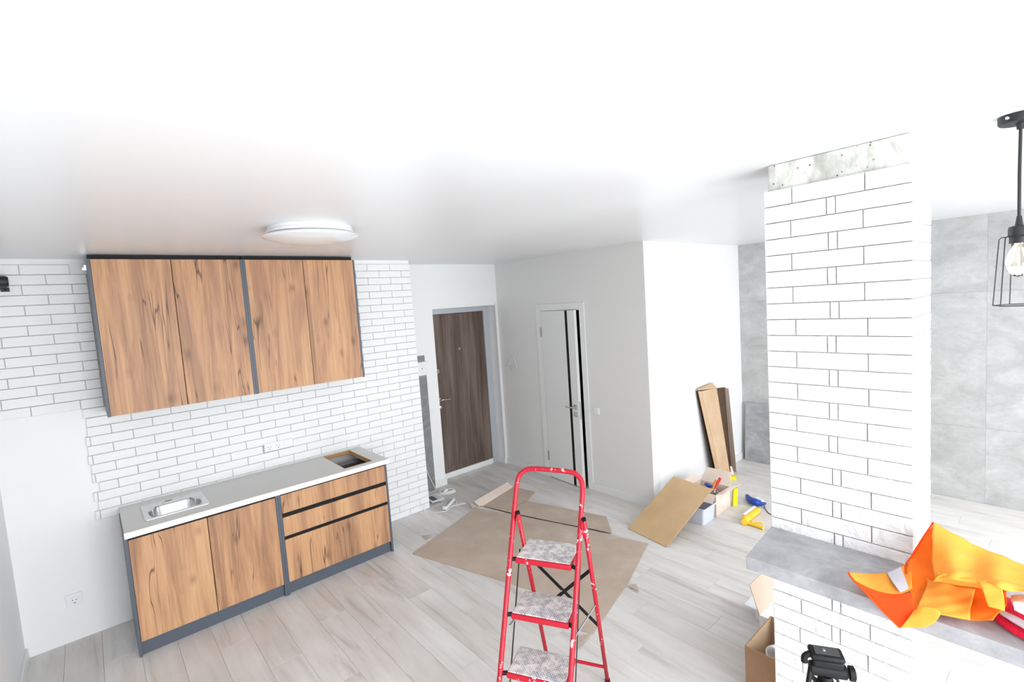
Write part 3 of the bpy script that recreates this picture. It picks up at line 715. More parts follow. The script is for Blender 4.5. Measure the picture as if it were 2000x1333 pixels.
# ------------------------------------------------------------------ step ladder
Lo = Vector((1.190, 1.486, 0)); Lb = Vector((0.888, 0.460, 0)); Lr = Vector((0.460, -0.888, 0))
def LW_(r, b_, z): return Lo+Lr*r+Lb*b_+Vector((0, 0, z))
sl = 0.097/0.224
t = thing('step_ladder', 'red painted folding step ladder with dusty ribbed treads and a hoop handle', 'ladder', LW_(0, 0.4, 0))
def half(z): return 0.172-(0.0*z)
zl = lambda z: -0.1725+0.010*z; zr = lambda z: 0.152+0.027*z
pts_ = [LW_(zl(0.02), 0.02*sl, 0.015)]+[LW_(zl(z), z*sl, z) for z in (0.4, 0.8, 1.16)]
hoop = [LW_(zl(1.2)+0.001, 1.2*sl, 1.20), LW_(-0.152, 0.538, 1.244), LW_(-0.128, 0.550, 1.272), LW_(-0.085, 0.556, 1.287), LW_(0.02, 0.556, 1.288), LW_(0.125, 0.553, 1.284), LW_(0.160, 0.548, 1.268), LW_(0.180, 0.537, 1.240), LW_(zr(1.19), 1.19*sl, 1.19)]
pts2 = [LW_(zr(z), z*sl, z) for z in (1.16, 0.8, 0.4)]+[LW_(zr(0.02), 0.02*sl, 0.015)]
rail = pts_+spline(hoop, 4)+pts2
link('front_rail', MB().tube(rail, 0.0125, 14), M['red'], t, smooth='full')
for s in (zl(0), zr(0)):
    link('rubber_foot', MB().tube([LW_(s, 0.0, 0.001), LW_(s, 0.018, 0.04)], 0.016, 12), M['black'], t, smooth=True)
for k in range(4):
    z = 0.224*(4-k); b0 = 0.097*(4-k); dd = (0.205, 0.196, 0.188, 0.18)[k]; w = 0.141
    st = link('step', MB().obox(LW_(0.004, b0+dd/2-0.006, z-0.014), Lr, Lb, zz, w, dd/2, 0.013), M['red'], t)
    bvm = st.modifiers.new('b', 'BEVEL'); bvm.width = 0.006; bvm.segments = 3
    pd = link('tread_pad', MB().obox(LW_(0.004, b0+dd/2-0.004, z+0.0015), Lr, Lb, zz, w-0.006, dd/2-0.008, 0.0022), M['tread'], st)
    bvm = pd.modifiers.new('b', 'BEVEL'); bvm.width = 0.0015; bvm.segments = 2
    for s in (-1, 1):
        e = zl(z) if s < 0 else zr(z)
        link('pivot', MB().tube([LW_(0.004+s*w, b0+0.012, z-0.012), LW_(e-s*0.008, b0+0.002, z-0.012)], 0.010, 10), M['black'], st, smooth=True)
rl = lambda z: 0.470+0.30*(1.06-z)
for s in (-0.138, 0.198):
    inner = s+(-0.0 if s < 0 else 0.0)
    link('rear_leg', MB().tube([LW_(s, rl(1.085), 1.085), LW_(s, rl(0.6), 0.6), LW_(s, rl(0.02), 0.012)], 0.0112, 12), M['red'], t, smooth='full')
    link('rubber_foot', MB().tube([LW_(s, rl(0.0), 0.001), LW_(s, rl(0.04), 0.035)], 0.0145, 12), M['black'], t, smooth=True)
    link('hinge_plate', MB().obox(LW_(s*0.97, 0.462, 1.045), Lr, (Lb*0.4-zz*0.9).normalized(), (Lb*0.9+zz*0.4).normalized(), 0.0025, 0.045, 0.018), M['red'], t)
    link('end_cap', MB().tube([LW_(s, rl(1.086), 1.086), LW_(s, rl(1.096), 1.096)], 0.0115, 12), M['black'], t)
link('crossbar', MB().tube([LW_(-0.138, rl(0.125), 0.125), LW_(0.198, rl(0.125), 0.125)], 0.009, 10), M['red'], t, smooth=True)
def flat(a, b_, w=0.0085, th=0.0016):
    a, b_ = Vector(a), Vector(b_); d = (b_-a); L = d.length; d.normalize(); n = Lb.cross(d)
    n = d.cross(Lb).normalized(); return MB().obox((a+b_)/2, d, n, d.cross(n).normalized(), L/2, w, th)
link('cross_brace', flat(LW_(-0.130, rl(0.83), 0.83), LW_(0.195, rl(0.42), 0.42)), M['black'], t)
link('cross_brace', flat(LW_(0.195, rl(0.79)+0.004, 0.79), LW_(-0.135, rl(0.44)+0.004, 0.44)), M['black'], t)
link('brace_rivet', MB().lathe([(0.006, 0), (0.004, 0.006)], LW_(0.024, rl(0.63)-0.001, 0.628), -Lb, 12), M['chrome'], t)
for s in (-0.153, 0.163):
    link('linkage_rod', MB().obox((LW_(s, 0.388+0.105, 0.88)+LW_(s, 0.097+0.105, 0.208))/2, Lr, (LW_(0, 0.388, 0.88)-LW_(0, 0.097, 0.208)).normalized(), Lr.cross((LW_(0, 0.388, 0.88)-LW_(0, 0.097, 0.208)).normalized()), 0.0015, 0.37, 0.006), M['blackmetal'], t)
    link('folding_stay', flat(LW_(s, 0.30, 0.60), LW_(s+(0.03 if s > 0 else 0.01), rl(0.57), 0.565), 0.008), M['silver'], t)
# ------------------------------------------------------------------ cardboard on the floor
tc = thing('cardboard_sheet', 'large dusty flattened cardboard sheet on the floor behind the ladder', 'cardboard', (2.7, 3.1, 0))
def sheet(name, P, z, th, mat, parent, wob=0.0):
    # ring with slightly ragged edge
    out = []
    for i, p in enumerate(P):
        q = P[(i+1) % len(P)]; n = max(1, int(math.hypot(q[0]-p[0], q[1]-p[1])/0.12))
        for k in range(n):
            s = k/n; j = R.uniform(-wob, wob) if k else 0
            out.append((p[0]+(q[0]-p[0])*s+j, p[1]+(q[1]-p[1])*s+j*0.5, z))
    return link(name, MB().prism(out, (0, 0, th)), mat, parent)
sheet('main_sheet', [(1.959, 3.786), (2.895, 4.115), (3.045, 3.72), (3.312, 2.85), (3.439, 2.374), (2.825, 2.15), (2.236, 1.987), (2.205, 2.078), (2.262, 2.33), (2.30, 2.59), (2.245, 2.80)], 0.0015, 0.005, M['card_floor'], tc, 0.003)
# raised crease lines
for a, b_ in (((2.293, 3.946), (2.592, 3.064)), ((2.592, 3.064), (2.80, 2.32)), ((2.825, 2.155), (2.62, 2.45)), ((2.62, 2.45), (2.27, 2.40))):
    link('crease', MB().tube([(a[0], a[1], 0.0066), ((a[0]+b_[0])/2+0.006, (a[1]+b_[1])/2, 0.0072), (b_[0], b_[1], 0.0066)], 0.0014, 5), M['card_floor'], tc)
t2 = thing('cardboard_sheet', 'narrower cardboard sheet with a turned-up edge beyond the large one', 'cardboard', (3.3, 3.6, 0))
sheet('main_sheet', [(2.985, 4.105), (3.44, 4.225), (3.539, 4.250), (3.605, 3.948), (3.376, 3.831), (3.619, 2.964), (3.395, 2.727), (3.335, 2.86), (3.068, 3.73)], 0.003, 0.005, M['card_floor'], t2, 0.003)
link('turned_edge', MB().prism([(2.955, 4.135, 0.006), (2.99, 4.10, 0.008), (3.535, 4.245, 0.008), (3.545, 4.30, 0.03), (3.50, 4.315, 0.045), (2.945, 4.165, 0.045)][:3]+[(3.52, 4.32, 0.05), (2.93, 4.175, 0.05)], (0, 0, 0.004)), M['card_pale'], t2)
link('gap_shade_line', MB().tube([(2.985, 4.09, 0.004), (3.068, 3.72, 0.005), (3.20, 3.29, 0.004), (3.335, 2.86, 0.005), (3.372, 2.72, 0.004)], [0.002, 0.006, 0.004, 0.006, 0.002], 6), M['card_shade'], t2)  # dark tube painted in for the shadow line between the two sheets
link('seam', MB().tube([(3.06, 3.805, 0.0088), (3.376, 3.831, 0.0088)], 0.0018, 5), M['card_dark'], t2)
link('torn_corner', MB().prism([(2.87, 4.14, 0.008), (2.93, 4.13, 0.008), (2.90, 4.22, 0.04)], (0.003, 0.0, 0.003)), M['card_floor'], tc)
for p, q, s in (((2.19, 4.00), (2.26, 3.93), (2.17, 3.93)), ((2.02, 1.96), (2.22, 1.99), (2.13, 2.04)), ((2.86, 2.10), (2.80, 2.03), (2.80, 2.13))):
    link('torn_scrap', MB().prism([(*p, 0.012), (*q, 0.0116), (*s, 0.0116)], (0, 0, 0.003)), M['card_floor'], tc)
# ------------------------------------------------------------------ hardboard leaning on the tub
def quadslab(P, th):
    a = [Vector(p) for p in P]; n = (a[1]-a[0]).cross(a[3]-a[0]).normalized(); return MB().prism(a, n*th)
hb0, hb1 = Vector((3.554, 2.669, 0.003)), Vector((3.486, 2.227, 0.003))
hb2, hb3 = pt(1392.5, 956.6, 2, 0.315), pt(1315.5, 931.5, 2, 0.315)
tag(link('hardboard_sheet', quadslab([hb0, hb1, hb2, hb3], 0.004), M['hardboard']), 'smooth tan hardboard sheet leaning on the toolbox clutter', 'board')
# grey tub
t = thing('storage_tub', 'translucent grey plastic tub on the floor under the leaning board', 'tub', (4.13, 2.33, 0))
c0 = Vector((4.035, 2.185)); 
def frust(x0, x1, y0, y1, z0, z1, ex, name, mat, parent, wall=0.004, r=0.02):
    cx_, cy_ = (x0+x1)/2, (y0+y1)/2; hx, hy = (x1-x0)/2, (y1-y0)/2
    L = [lp(cx_, cy_, hx+ex, hy+ex, r, z1), lp(cx_, cy_, hx+ex+0.008, hy+ex+0.008, r, z1), lp(cx_, cy_, hx+ex+0.008, hy+ex+0.008, r, z1-0.012), lp(cx_, cy_, hx+ex-0.001, hy+ex-0.001, r, z1-0.013), lp(cx_, cy_, hx, hy, r, z0)]
    mb = loft(L); inner = [lp(cx_, cy_, hx+ex, hy+ex, r, z1), lp(cx_, cy_, hx-wall, hy-wall, r, z0+wall)]
    m2 = loft(inner); mb.add(m2.v, m2.f); return link(name, mb, mat, parent, smooth=True)
frust(4.045, 4.245, 2.195, 2.50, 0.001, 0.155, 0.012, 'tub_body', M['lilac'], t)
# open carton with tools
t = thing('tool_carton', 'open cardboard carton full of hand tools behind the tan board', 'box', (4.45, 2.33, 0))
X0, X1, Y0, Y1, HZ = 4.290, 4.575, 2.195, 2.50, 0.205
link('carton_body', MB().box(X0, X1, Y0, Y0+0.005, 0.001, HZ).box(X0, X1, Y1-0.005, Y1, 0.001, HZ).box(X0, X0+0.005, Y0+0.0051, Y1-0.0051, 0.001, HZ).box(X1-0.005, X1, Y0+0.0051, Y1-0.0051, 0.001, HZ).box(X0+0.0051, X1-0.0051, Y0+0.0051, Y1-0.0051, 0.001, 0.006), M['card_pale'], t)
link('flap', quadslab([(X0, Y0+0.01, HZ), (X0, Y1-0.01, HZ), (X0-0.085, Y1-0.03, HZ-0.06), (X0-0.085, Y0-0.01, HZ-0.055)], 0.004), M['card_pale'], t)
link('flap', quadslab([(X0+0.02, Y0, HZ), (X1, Y0, HZ), (X1+0.17, Y0-0.03, HZ-0.02), (X0+0.05, Y0-0.045, HZ+0.005)], 0.003), M['card_pale'], t)
link('flap', quadslab([(X1, Y0, HZ), (X1, Y1, HZ), (X1+0.07, Y1-0.04, HZ+0.12), (X1+0.07, Y0+0.02, HZ+0.12)], 0.004), M['card_pale'], t)
link('flap', quadslab([(X0, Y1, HZ), (X1, Y1, HZ), (X1-0.02, Y1+0.05, HZ+0.06), (X0, Y1+0.05, HZ+0.05)], 0.004), M['card_pale'], t)
link('shipping_label', MB().prism([(4.385, Y0-0.0016, 0.075), (4.47, Y0-0.0016, 0.085), (4.475, Y0-0.0016, 0.155), (4.43, Y0-0.0016, 0.125), (4.385, Y0-0.0016, 0.115)], (0, 0.001, 0)), M['label'], t)
def tool(name, label, cat, mb, mat, **k): return tag(link(name, mb, mat, smooth=True), label, cat, **k)
pA = pt(1398, 955, 2, 0.19); pB = pt(1406, 933, 2, 0.30)
g1 = thing('pliers', 'red-handled hand tool sticking up from the tool carton', 'tool', pA)
link('grip', MB().tube(spline([pt(1397, 956, 0, 4.40), pt(1400, 947, 0, 4.42), pt(1404, 940, 0, 4.44), pt(1407, 934, 0, 4.45)]), [0.010]*7+[0.014]*6+[0.014]*5+[0.010], 10), M['redplastic'], g1, smooth=True)
link('steel_head', MB().tube([pt(1397, 956, 0, 4.40), pt(1396, 962, 0, 4.39)], 0.009, 8), M['chrome'], g1)
tool('spatula_handle', 'orange wooden handle beside the red grip in the carton', 'tool', MB().tube(spline([pt(1390, 958, 0, 4.42), pt(1394, 948, 0, 4.45), pt(1399, 938, 0, 4.48)]), [0.013]*13, 8), M['orangeplastic'])
tool('screwdriver', 'dark blue screwdriver handle lying in the carton left side', 'tool', MB().tube([pt(1379, 946, 0, 4.48), pt(1384, 949, 0, 4.45), pt(1390, 951, 0, 4.42)], [0.018, 0.022, 0.014], 10), M['blue'])
tool('paint_roller_frame', 'bent chrome wire frame in the mouth of the carton', 'tool', MB().tube(spline([pt(1391, 957, 0, 4.36), pt(1400, 961, 0, 4.36), pt(1404.5, 963, 0, 4.36), pt(1403, 966, 0, 4.36), pt(1399, 967, 0, 4.36)]), 0.004, 6), M['chrome'])
fillm = MB()
for k in range(12):
    a = Vector((R.uniform(X0+0.03, X1-0.03), R.uniform(Y0+0.03, Y1-0.03), R.uniform(0.05, 0.12))); b2 = a+Vector((R.uniform(-0.08, 0.08), R.uniform(-0.1, 0.1), R.uniform(0, 0.05)))
    b2.x = min(max(b2.x, X0+0.02), X1-0.02); b2.y = min(max(b2.y, Y0+0.02), Y1-0.02); fillm.tube([a, b2], 0.012, 8)
o = link('tool_jumble', fillm, M['dark'], t, smooth=True); o['kind'] = 'stuff'
q = pt(1358, 950, 1, 2.60)
tool('red_marker', 'short red tube standing behind the upper edge of the tan board', 'tool', MB().tube([Vector((q.x, q.y, 0.002)), pt(1358, 946, 1, 2.60), pt(1358, 932.5, 1, 2.60)], [0.014, 0.013, 0.013], 12), simple('brick red plastic', s2l(190, 60, 50), 0.5))
# yellow packs
yl = MB().prism([(4.590, 2.178, 0.001), (4.655, 2.166, 0.001), (4.685, 2.188, 0.001), (4.620, 2.204, 0.001)], (0.0, -0.012, 0.175))
tool('yellow_bag', 'tall lemon yellow pack standing right of the tool carton', 'pack', yl, M['lemon'])
yb2 = pt(1428, 935, 2, 0.0)
tool('yellow_block', 'small lemon yellow block on the floor behind the carton', 'block', MB().obox((5.26, 2.50, 0.021), Vector((0.85, 0.5, 0)), Vector((-0.5, 0.85, 0)), zz, 0.02, 0.045, 0.020), M['lemon'])
# ------------------------------------------------------------------ tall carton against the hall wall
t = thing('tall_carton', 'long narrow open cardboard carton leaning upright against the white wall', 'box', (5.22, 2.6, 0))
fbl, fbr = Vector((5.165, 2.575, 0.002)), Vector((5.375, 2.575, 0.002))
ftl, ftr = pt(1370, 764.5, 1, 2.655), pt(1399, 757, 1, 2.655)
def gap(v, y=0.06): return Vector((v.x, v.y+y, v.z))
ftr.z = ftl.z-0.02
link('front_panel', quadslab([fbl, fbr, Vector((5.29, 2.615, 0.55)), ftr, ftl][:2]+[ftr, ftl], 0.004), M['card'], t)
lb = gap(fbl, 0.055); lt = Vector((ftl.x, 2.705, ftl.z+0.0))
link('side_panel', quadslab([fbl+Vector((-0.022, 0.03, 0)), fbl, ftl, ftl+Vector((-0.02, 0.03, 0))], 0.003), M['card'], t)
bbl, bbr = Vector((5.16, 2.652, 0.002)), Vector((5.545, 2.640, 0.002)); btl = Vector((ftl.x-0.015, 2.708, ftl.z)); btr = pt(1415, 757, 1, 2.705)
link('back_panel', quadslab([bbl, bbr, btr, btl], 0.003), M['card_shade'], t)  # shade inside the carton is put into this panel's dark colour
link('right_flap', quadslab([Vector((5.50, 2.555, 0.002)), Vector((5.546, 2.640, 0.002)), btr+Vector((0.002, 0.0, 0)), btr+Vector((-0.014, -0.055, -0.01))], 0.004), M['card_pale'], t)
link('top_flap', quadslab([ftl+Vector((-0.02, 0.0, 0.012)), ftr+Vector((0, 0, 0.0)), ftr+Vector((0.0, 0.045, 0.055)), ftl+Vector((-0.02, 0.045, 0.022))], 0.003), M['card'], t)
link('torn_flap', quadslab([Vector((5.375, 2.56, 0.004)), Vector((5.41, 2.545, 0.004)), Vector((5.395, 2.56, 0.10)), Vector((5.37, 2.57, 0.11))], 0.003), M['card_pale'], t)
# spare panel leaning on the back wall
tag(link('spare_wall_panel', quadslab([(5.985, 2.668, 0.002), (5.985, 2.10, 0.002), (6.045, 2.10, 0.712), (6.045, 2.668, 0.712)], 0.010), M['slab']), 'loose grey concrete-look panel leaning on the back wall beyond the pillar', 'panel')
# ------------------------------------------------------------------ blue glove-like tool and caulking gun
t = thing('sander', 'blue hand power tool with a dark cable lying beyond the pillar', 'tool', (4.87, 2.08, 0))
bpts = [(pt(1459, 969, 2, 0.03)), pt(1464, 976, 2, 0.04), pt(1474, 981, 2, 0.045), pt(1484, 984, 2, 0.03), pt(1489, 986, 2, 0.02)]
sp = spline(bpts, 5); rr = [0.012+0.03*math.sin(math.pi*min(1, (i+2)/(len(sp)+1)))**0.8 for i in range(len(sp))]
link('body', MB().tube([Vector((p.x, p.y, max(p.z, r*0.7+0.002))) for p, r in zip(sp, rr)], [r*0.8 for r in rr], 14), M['blue'], t, smooth='full')
link('white_cuff', MB().tube([pt(1478, 975, 2, 0.03), pt(1490, 980, 2, 0.03)], [0.022, 0.018], 12), M['plastic'], t, smooth=True)
link('plug', MB().tube([pt(1489, 984, 2, 0.02), pt(1496, 984, 2, 0.02)], [0.014, 0.01], 10), M['blue'], t, smooth=True)
link('power_cord', MB().tube(spline([pt(1492, 984, 2, 0.015), pt(1493, 991, 2, 0.006), pt(1497, 998, 2, 0.006), pt(1503, 1004, 2, 0.006), pt(1512, 1007, 2, 0.006)]), 0.0045, 6), M['greycord'], t, smooth=True)
t = thing('caulking_gun', 'yellow caulking gun with a white cartridge lying on the floor near the bar', 'tool', (4.40, 1.88, 0))
e1, e2 = pt(1454, 1017, 2, 0.03), pt(1482, 996, 2, 0.03)
link('barrel', MB().tube([e1.lerp(e2, 0.12), e1.lerp(e2, 0.9), e1.lerp(e2, 0.98)], [0.030, 0.028, 0.022], 14), M['yellow'], t, smooth=True)
wv = Vector((0.01, 0.034, 0.016)); link('cartridge', MB().tube([e1.lerp(e2, 0.15)+wv, e1.lerp(e2, 0.92)+wv], 0.016, 12), M['plastic'], t, smooth=True)
link('trigger_housing', MB().tube([pt(1454, 1021, 2, 0.03), pt(1456, 1014, 2, 0.035), pt(1462, 1013, 2, 0.03)], [0.028, 0.036, 0.026], 12), M['yellow'], t, smooth=True)
link('grip', MB().tube([pt(1457, 1021, 2, 0.016), pt(1474, 1026, 2, 0.016), pt(1491, 1032, 2, 0.016)], [0.016, 0.015, 0.017], 10), M['yellow'], t, smooth=True)
link('trigger', MB().tube([pt(1468, 1020, 2, 0.012), pt(1478, 1020, 2, 0.012), pt(1489, 1021, 2, 0.012)], 0.009, 8), M['yellow'], t, smooth=True)
# ------------------------------------------------------------------ cartons left of the pillar
def carton(t, X0, X1, Y0, Y1, HZ, mo_, mi):
    w = 0.004
    link('carton_body', MB().box(X0, X1, Y0, Y0+w, 0.001, HZ).box(X0, X1, Y1-w, Y1, 0.001, HZ).box(X0, X0+w, Y0+w, Y1-w, 0.001, HZ).box(X1-w, X1, Y0+w, Y1-w, 0.001, HZ), mo_, t)
    e = w+0.0005
    link('inner_faces', MB().box(X0+e, X1-e, Y0+e, Y0+e+.001, 0.003, HZ-.001).box(X0+e, X1-e, Y1-e-.001, Y1-e, 0.003, HZ-.001).box(X0+e, X0+e+.001, Y0+e+.0011, Y1-e-.0011, 0.003, HZ-.001).box(X1-e-.001, X1-e, Y0+e+.0011, Y1-e-.0011, 0.003, HZ-.001).box(X0+e+.0011, X1-e-.0011, Y0+e+.0011, Y1-e-.0011, 0.003, 0.005), mi, t)
t = thing('open_carton', 'open brown carton with a paper roll inside, front of the pillar\'s left side', 'box', (2.6, 1.0, 0))
q = pt(1454.5, 1261.5, 2, 0.27)
carton(t, q.x, 2.76, 0.885, q.y, 0.27, M['card_dark'], M['card'])
rl_ = thing('tape_roll', 'hollow white paper roll sticking out of the open brown carton', 'roll', (2.52, 0.95, 0.2))
ra = pt(1508, 1278, 2, 0.25); rb = ra+Vector((0.16, -0.02, 0.02)); rb = Vector((ra.x+0.17, ra.y-0.01, ra.z-0.06))
ax_ = (rb-ra).normalized()
link('roll_body', MB().lathe([(0.026, 0.004), (0.033, 0), (0.036, 0.006), (0.036, 0.17), (0.026, 0.17), (0.026, 0.004)], ra, ax_, 24), M['plastic'], rl_, smooth=True)
link('wrapper', MB().lathe([(0.0368, 0.05), (0.0368, 0.15), (0.0362, 0.15), (0.0362, 0.05)], ra, ax_, 24), simple('dark blue paper', s2l(70, 95, 120), 0.6), rl_, smooth=True)
t = thing('white_carton', 'white printed carton with one brown inner flap standing up', 'box', (2.9, 1.05, 0))
wx, wy = 2.775, 1.182
carton(t, wx, wx+0.26, 0.90, wy, 0.232, M['label'], M['card'])
link('closed_flap', MB().box(wx, wx+0.26, 0.90, wy, 0.2325, 0.236), M['label'], t)
fa, fb = Vector((wx, wy+0.002, 0.236)), Vector((wx+0.26, wy+0.002, 0.236))
link('raised_flap', quadslab([fa, fb, pt(1507, 1102, 1, 1.225), pt(1463, 1143, 1, 1.225)], 0.004), M['card_mid'], t)
t = thing('white_tub', 'low white plastic tub with a square lid behind the white carton', 'tub', (3.16, 1.34, 0))
tx, ty = 3.09, 1.30
frust(3.06, 3.22, 1.185, 1.335, 0.001, 0.10, 0.008, 'tub_body', M['plastic'], t)
link('lid', MB().box(3.005, 3.235, 1.205, 1.375, 0.1008, 0.108, 0.002), M['plastic'], t)
# ------------------------------------------------------------------ power strip, cable coil, adaptor by the brick wall end
def frame2(a, b_):
    d = (Vector(b_)-Vector(a)); d.z = 0; L = d.length; d.normalize(); return d, Vector((-d.y, d.x, 0)), L
sa, sb = Vector((2.655, 4.335, 0)), Vector((2.862, 4.478, 0)); d1, d2, L1 = frame2(sa, sb)
t = thing('power_strip', 'white power strip with a row of sockets on the floor by the brick wall end', 'power strip', sa)
bm_ = MB().obox((sa+sb)/2+zz*0.019, d1, d2, zz, L1/2, 0.026, 0.018); o = link('strip_body', bm_, M['plastic'], t); bvm = o.modifiers.new('b', 'BEVEL'); bvm.width = 0.010; bvm.segments = 3
for k in range(5):
    c = sa+d1*(L1*(0.2+0.15*k))+zz*0.0372
    link('socket_face', MB().obox(c, (d1+d2*0.6).normalized(), (d2-d1*0.6).normalized(), zz, 0.008, 0.016, 0.0008), M['dark'], t)
cp = [(2.46, WY-0.025, 0.30), (2.50, 4.46, 0.10), (2.495, 4.462, 0.006), (2.53, 4.415, 0.006), (2.585, 4.338, 0.006), (2.650, 4.300, 0.006), (2.715, 4.335, 0.006), (2.77, 4.355, 0.006), (2.84, 4.325, 0.006), (2.90, 4.300, 0.006), (2.895, 4.33, 0.006), (2.82, 4.365, 0.006), (2.86, 4.40, 0.006), (2.87, 4.46, 0.012)]
link('flex', MB().tube(spline(cp[1:], 6), 0.0042, 7), M['cord'], t, smooth=True)
tag(link('loose_cable', MB().tube(spline([(2.80, E_-0.028, 0.32), (2.846, 4.915, 0.17), (2.885, 4.90, 0.06), (2.88, 4.86, 0.012), (2.84, 4.865, 0.006), (2.74, 4.885, 0.006), (2.66, 4.91, 0.006)], 6), 0.004, 7), M['cord'], smooth=True), 'thin white cable running down the dark grey strip to the floor', 'cable')
t = thing('cable_coil', 'coiled white cable with a plug on the floor nearest the entrance door', 'cable', (2.93, 4.72, 0))
cl = MB()
for k in range(4):
    ang0 = 0.3*k; pts_c = []
    for i in range(28):
        a = 2*math.pi*i/28; u = math.cos(a)*(0.105-0.006*k); v = math.sin(a)*(0.06-0.006*k)
        pts_c.append((2.935+u*0.98+v*0.2+0.004*k, 4.725-u*0.35+v*0.93, 0.006+0.007*k))
    cl.tube(pts_c, 0.0045, 6, closed=True)
link('coil', cl, M['cord'], t, smooth=True)
link('plug', MB().tube([(2.90, 4.715, 0.02), (2.95, 4.735, 0.026)], [0.019, 0.022], 12), M['plastic'], t, smooth=True)
link('cable_tie', MB().lathe([(0.014, 0), (0.017, 0.012), (0.014, 0.02)], (3.02, 4.71, 0.014), (0.3, 1, 0.1), 14), M['plastic'], t, smooth=True)
t = thing('vent_grille', 'small grey and white louvred plate lying by the brick wall end', 'grille', (2.76, 4.69, 0))
ga = Vector((2.700, 4.615, 0.0)); g1_, g2_, gl = frame2((2.70, 4.60, 0), (2.822, 4.60, 0)); 
g1_ = Vector((0.99, -0.05, 0)).normalized(); g2_ = Vector((0.05, 0.99, 0)).normalized()
gc = Vector((2.755, 4.695, 0.008)); fr = MB()
for s in (-1, 1): fr.obox(gc+g1_*(0.068*s), g1_, g2_, zz, 0.010, 0.095, 0.007); fr.obox(gc+g2_*(0.088*s), g1_, g2_, zz, 0.0575, 0.010, 0.007)
link('grille_frame', fr, M['plastic'], t); link('grille_back', MB().obox(gc-zz*0.002, g1_, g2_, zz, 0.0572, 0.0772, 0.003), M['slate'], t)
for k in range(5): link('slat', MB().obox(gc+g1_*(0.012+0.01*k)+zz*0.004, g1_, g2_, zz, 0.003, 0.077, 0.0025), M['plastic'], t)
# ------------------------------------------------------------------ tripod in front of the pillar
tx, ty, tz = 1.66, 0.512, 0.0
A1 = Vector((0.62, -0.785, 0)).normalized(); A2 = Vector((0.785, 0.62, 0)).normalized()
A1 = Vector((0.50, -0.866, 0)); A2 = Vector((0.866, 0.50, 0))
t = thing('camera_tripod', 'black camera tripod with a pan head wrapped in clear plastic, before the pillar', 'tripod', (tx, ty, 0))
hz = 0.895
hd_c = pt(1612, 1288, 2, hz)
hx_, hy_ = hd_c.x, hd_c.y
def TP(a, b_, z): return Vector((hx_, hy_, 0))+A1*a+A2*b_+zz*z
def rb(c, ha, hb_, hc, bev, name, mat, par, tilt=0.0):
    o = link(name, MB().obox(c, (A1+zz*tilt).normalized(), A2, (zz-A1*tilt).normalized(), ha, hb_, hc), mat, par, smooth=True)
    mdf = o.modifiers.new('b', 'BEVEL'); mdf.width = bev; mdf.segments = 3; return o
hdp = rb(TP(0.002, 0.0, hz+0.018), 0.050, 0.030, 0.010, 0.009, 'quick_release_plate', M['black'], t)
link('plate_pad', MB().obox(TP(0.004, 0.0, hz+0.0285), A1, A2, zz, 0.036, 0.019, 0.0012), simple('grey rubber', (0.06, 0.062, 0.065), 0.5), hdp)
link('camera_screw', MB().lathe([(0.006, 0), (0.005, 0.004)], TP(-0.004, 0, hz+0.0298), (0, 0, 1), 12), M['chrome'], hdp)
rb(TP(0.004, 0.002, hz-0.004), 0.044, 0.028, 0.0118, 0.006, 'head_body', M['black'], t)
link('tilt_barrel', MB().lathe([(0.018, -0.055), (0.022, -0.05), (0.022, 0.05), (0.019, 0.053)], TP(0.006, -0.004, hz-0.034), A1, 24), M['black'], t, smooth=True)
link('tilt_knob', MB().lathe([(0.016, 0.058), (0.023, 0.060), (0.023, 0.074), (0.018, 0.077)], TP(0.006, -0.004, hz-0.034), A1, 18), M['black'], t, smooth=True)
link('release_lever', MB().tube(spline([TP(-0.045, -0.01, hz+0.02), TP(-0.062, -0.012, hz+0.008), TP(-0.064, -0.012, hz-0.012)]), [0.010]*13, 10), M['black'], t, smooth=True)
link('pan_handle', MB().tube([TP(-0.045, -0.01, hz-0.03), TP(-0.065, -0.05, hz-0.085), TP(-0.070, -0.06, hz-0.10), TP(-0.078, -0.10, hz-0.16), TP(-0.09, -0.16, hz-0.25)], [0.008, 0.008, 0.014, 0.014, 0.012], 12), M['black'], t, smooth=True)
link('neck', MB().lathe([(0.020, 0), (0.024, -0.02), (0.028, -0.03), (0.028, -0.045), (0.016, -0.05), (0.016, -0.25)], TP(0, 0, hz-0.055), (0, 0, 1), 24), M['black'], t, smooth=True)
wr = MB(); prof = [(0.034, 0.0), (0.044, -0.02), (0.050, -0.05), (0.046, -0.10), (0.054, -0.15), (0.046, -0.20)]
for i, (r, h) in enumerate(prof):
    for k in range(30):
        a = 2*math.pi*k/30; q = r*(1+0.10*math.sin(3*a+i*1.7)+0.06*math.sin(7*a+i)); wr.v.append(tuple(TP(q*math.cos(a), q*math.sin(a), hz-0.066+h)))
for i in range(len(prof)-1):
    for k in range(30): wr.f.append((i*30+k, i*30+(k+1) % 30, (i+1)*30+(k+1) % 30, (i+1)*30+k))
o = link('plastic_wrap', wr, M['film'], t, smooth='full'); sm = o.modifiers.new('s', 'SOLIDIFY'); sm.thickness = 0.0008
link('collar', MB().lathe([(0.03, 0), (0.034, -0.01), (0.034, -0.04), (0.02, -0.045)], TP(0, 0, hz-0.30), (0, 0, 1), 20), M['black'], t, smooth=True)
for k in range(3):
    a = math.radians(100+120*k); dr = A1*math.cos(a)+A2*math.sin(a)
    base = Vector((hx_, hy_, 0)); lg = MB().tube([base+dr*0.028+zz*(hz-0.33), base+dr*0.16+zz*0.28, base+dr*0.16+zz*0.28+dr*0.001-zz*0.002, base+dr*0.29+zz*0.004], [0.012, 0.012, 0.009, 0.009], 10)
    link('leg', lg, M['black'], t, smooth=True)
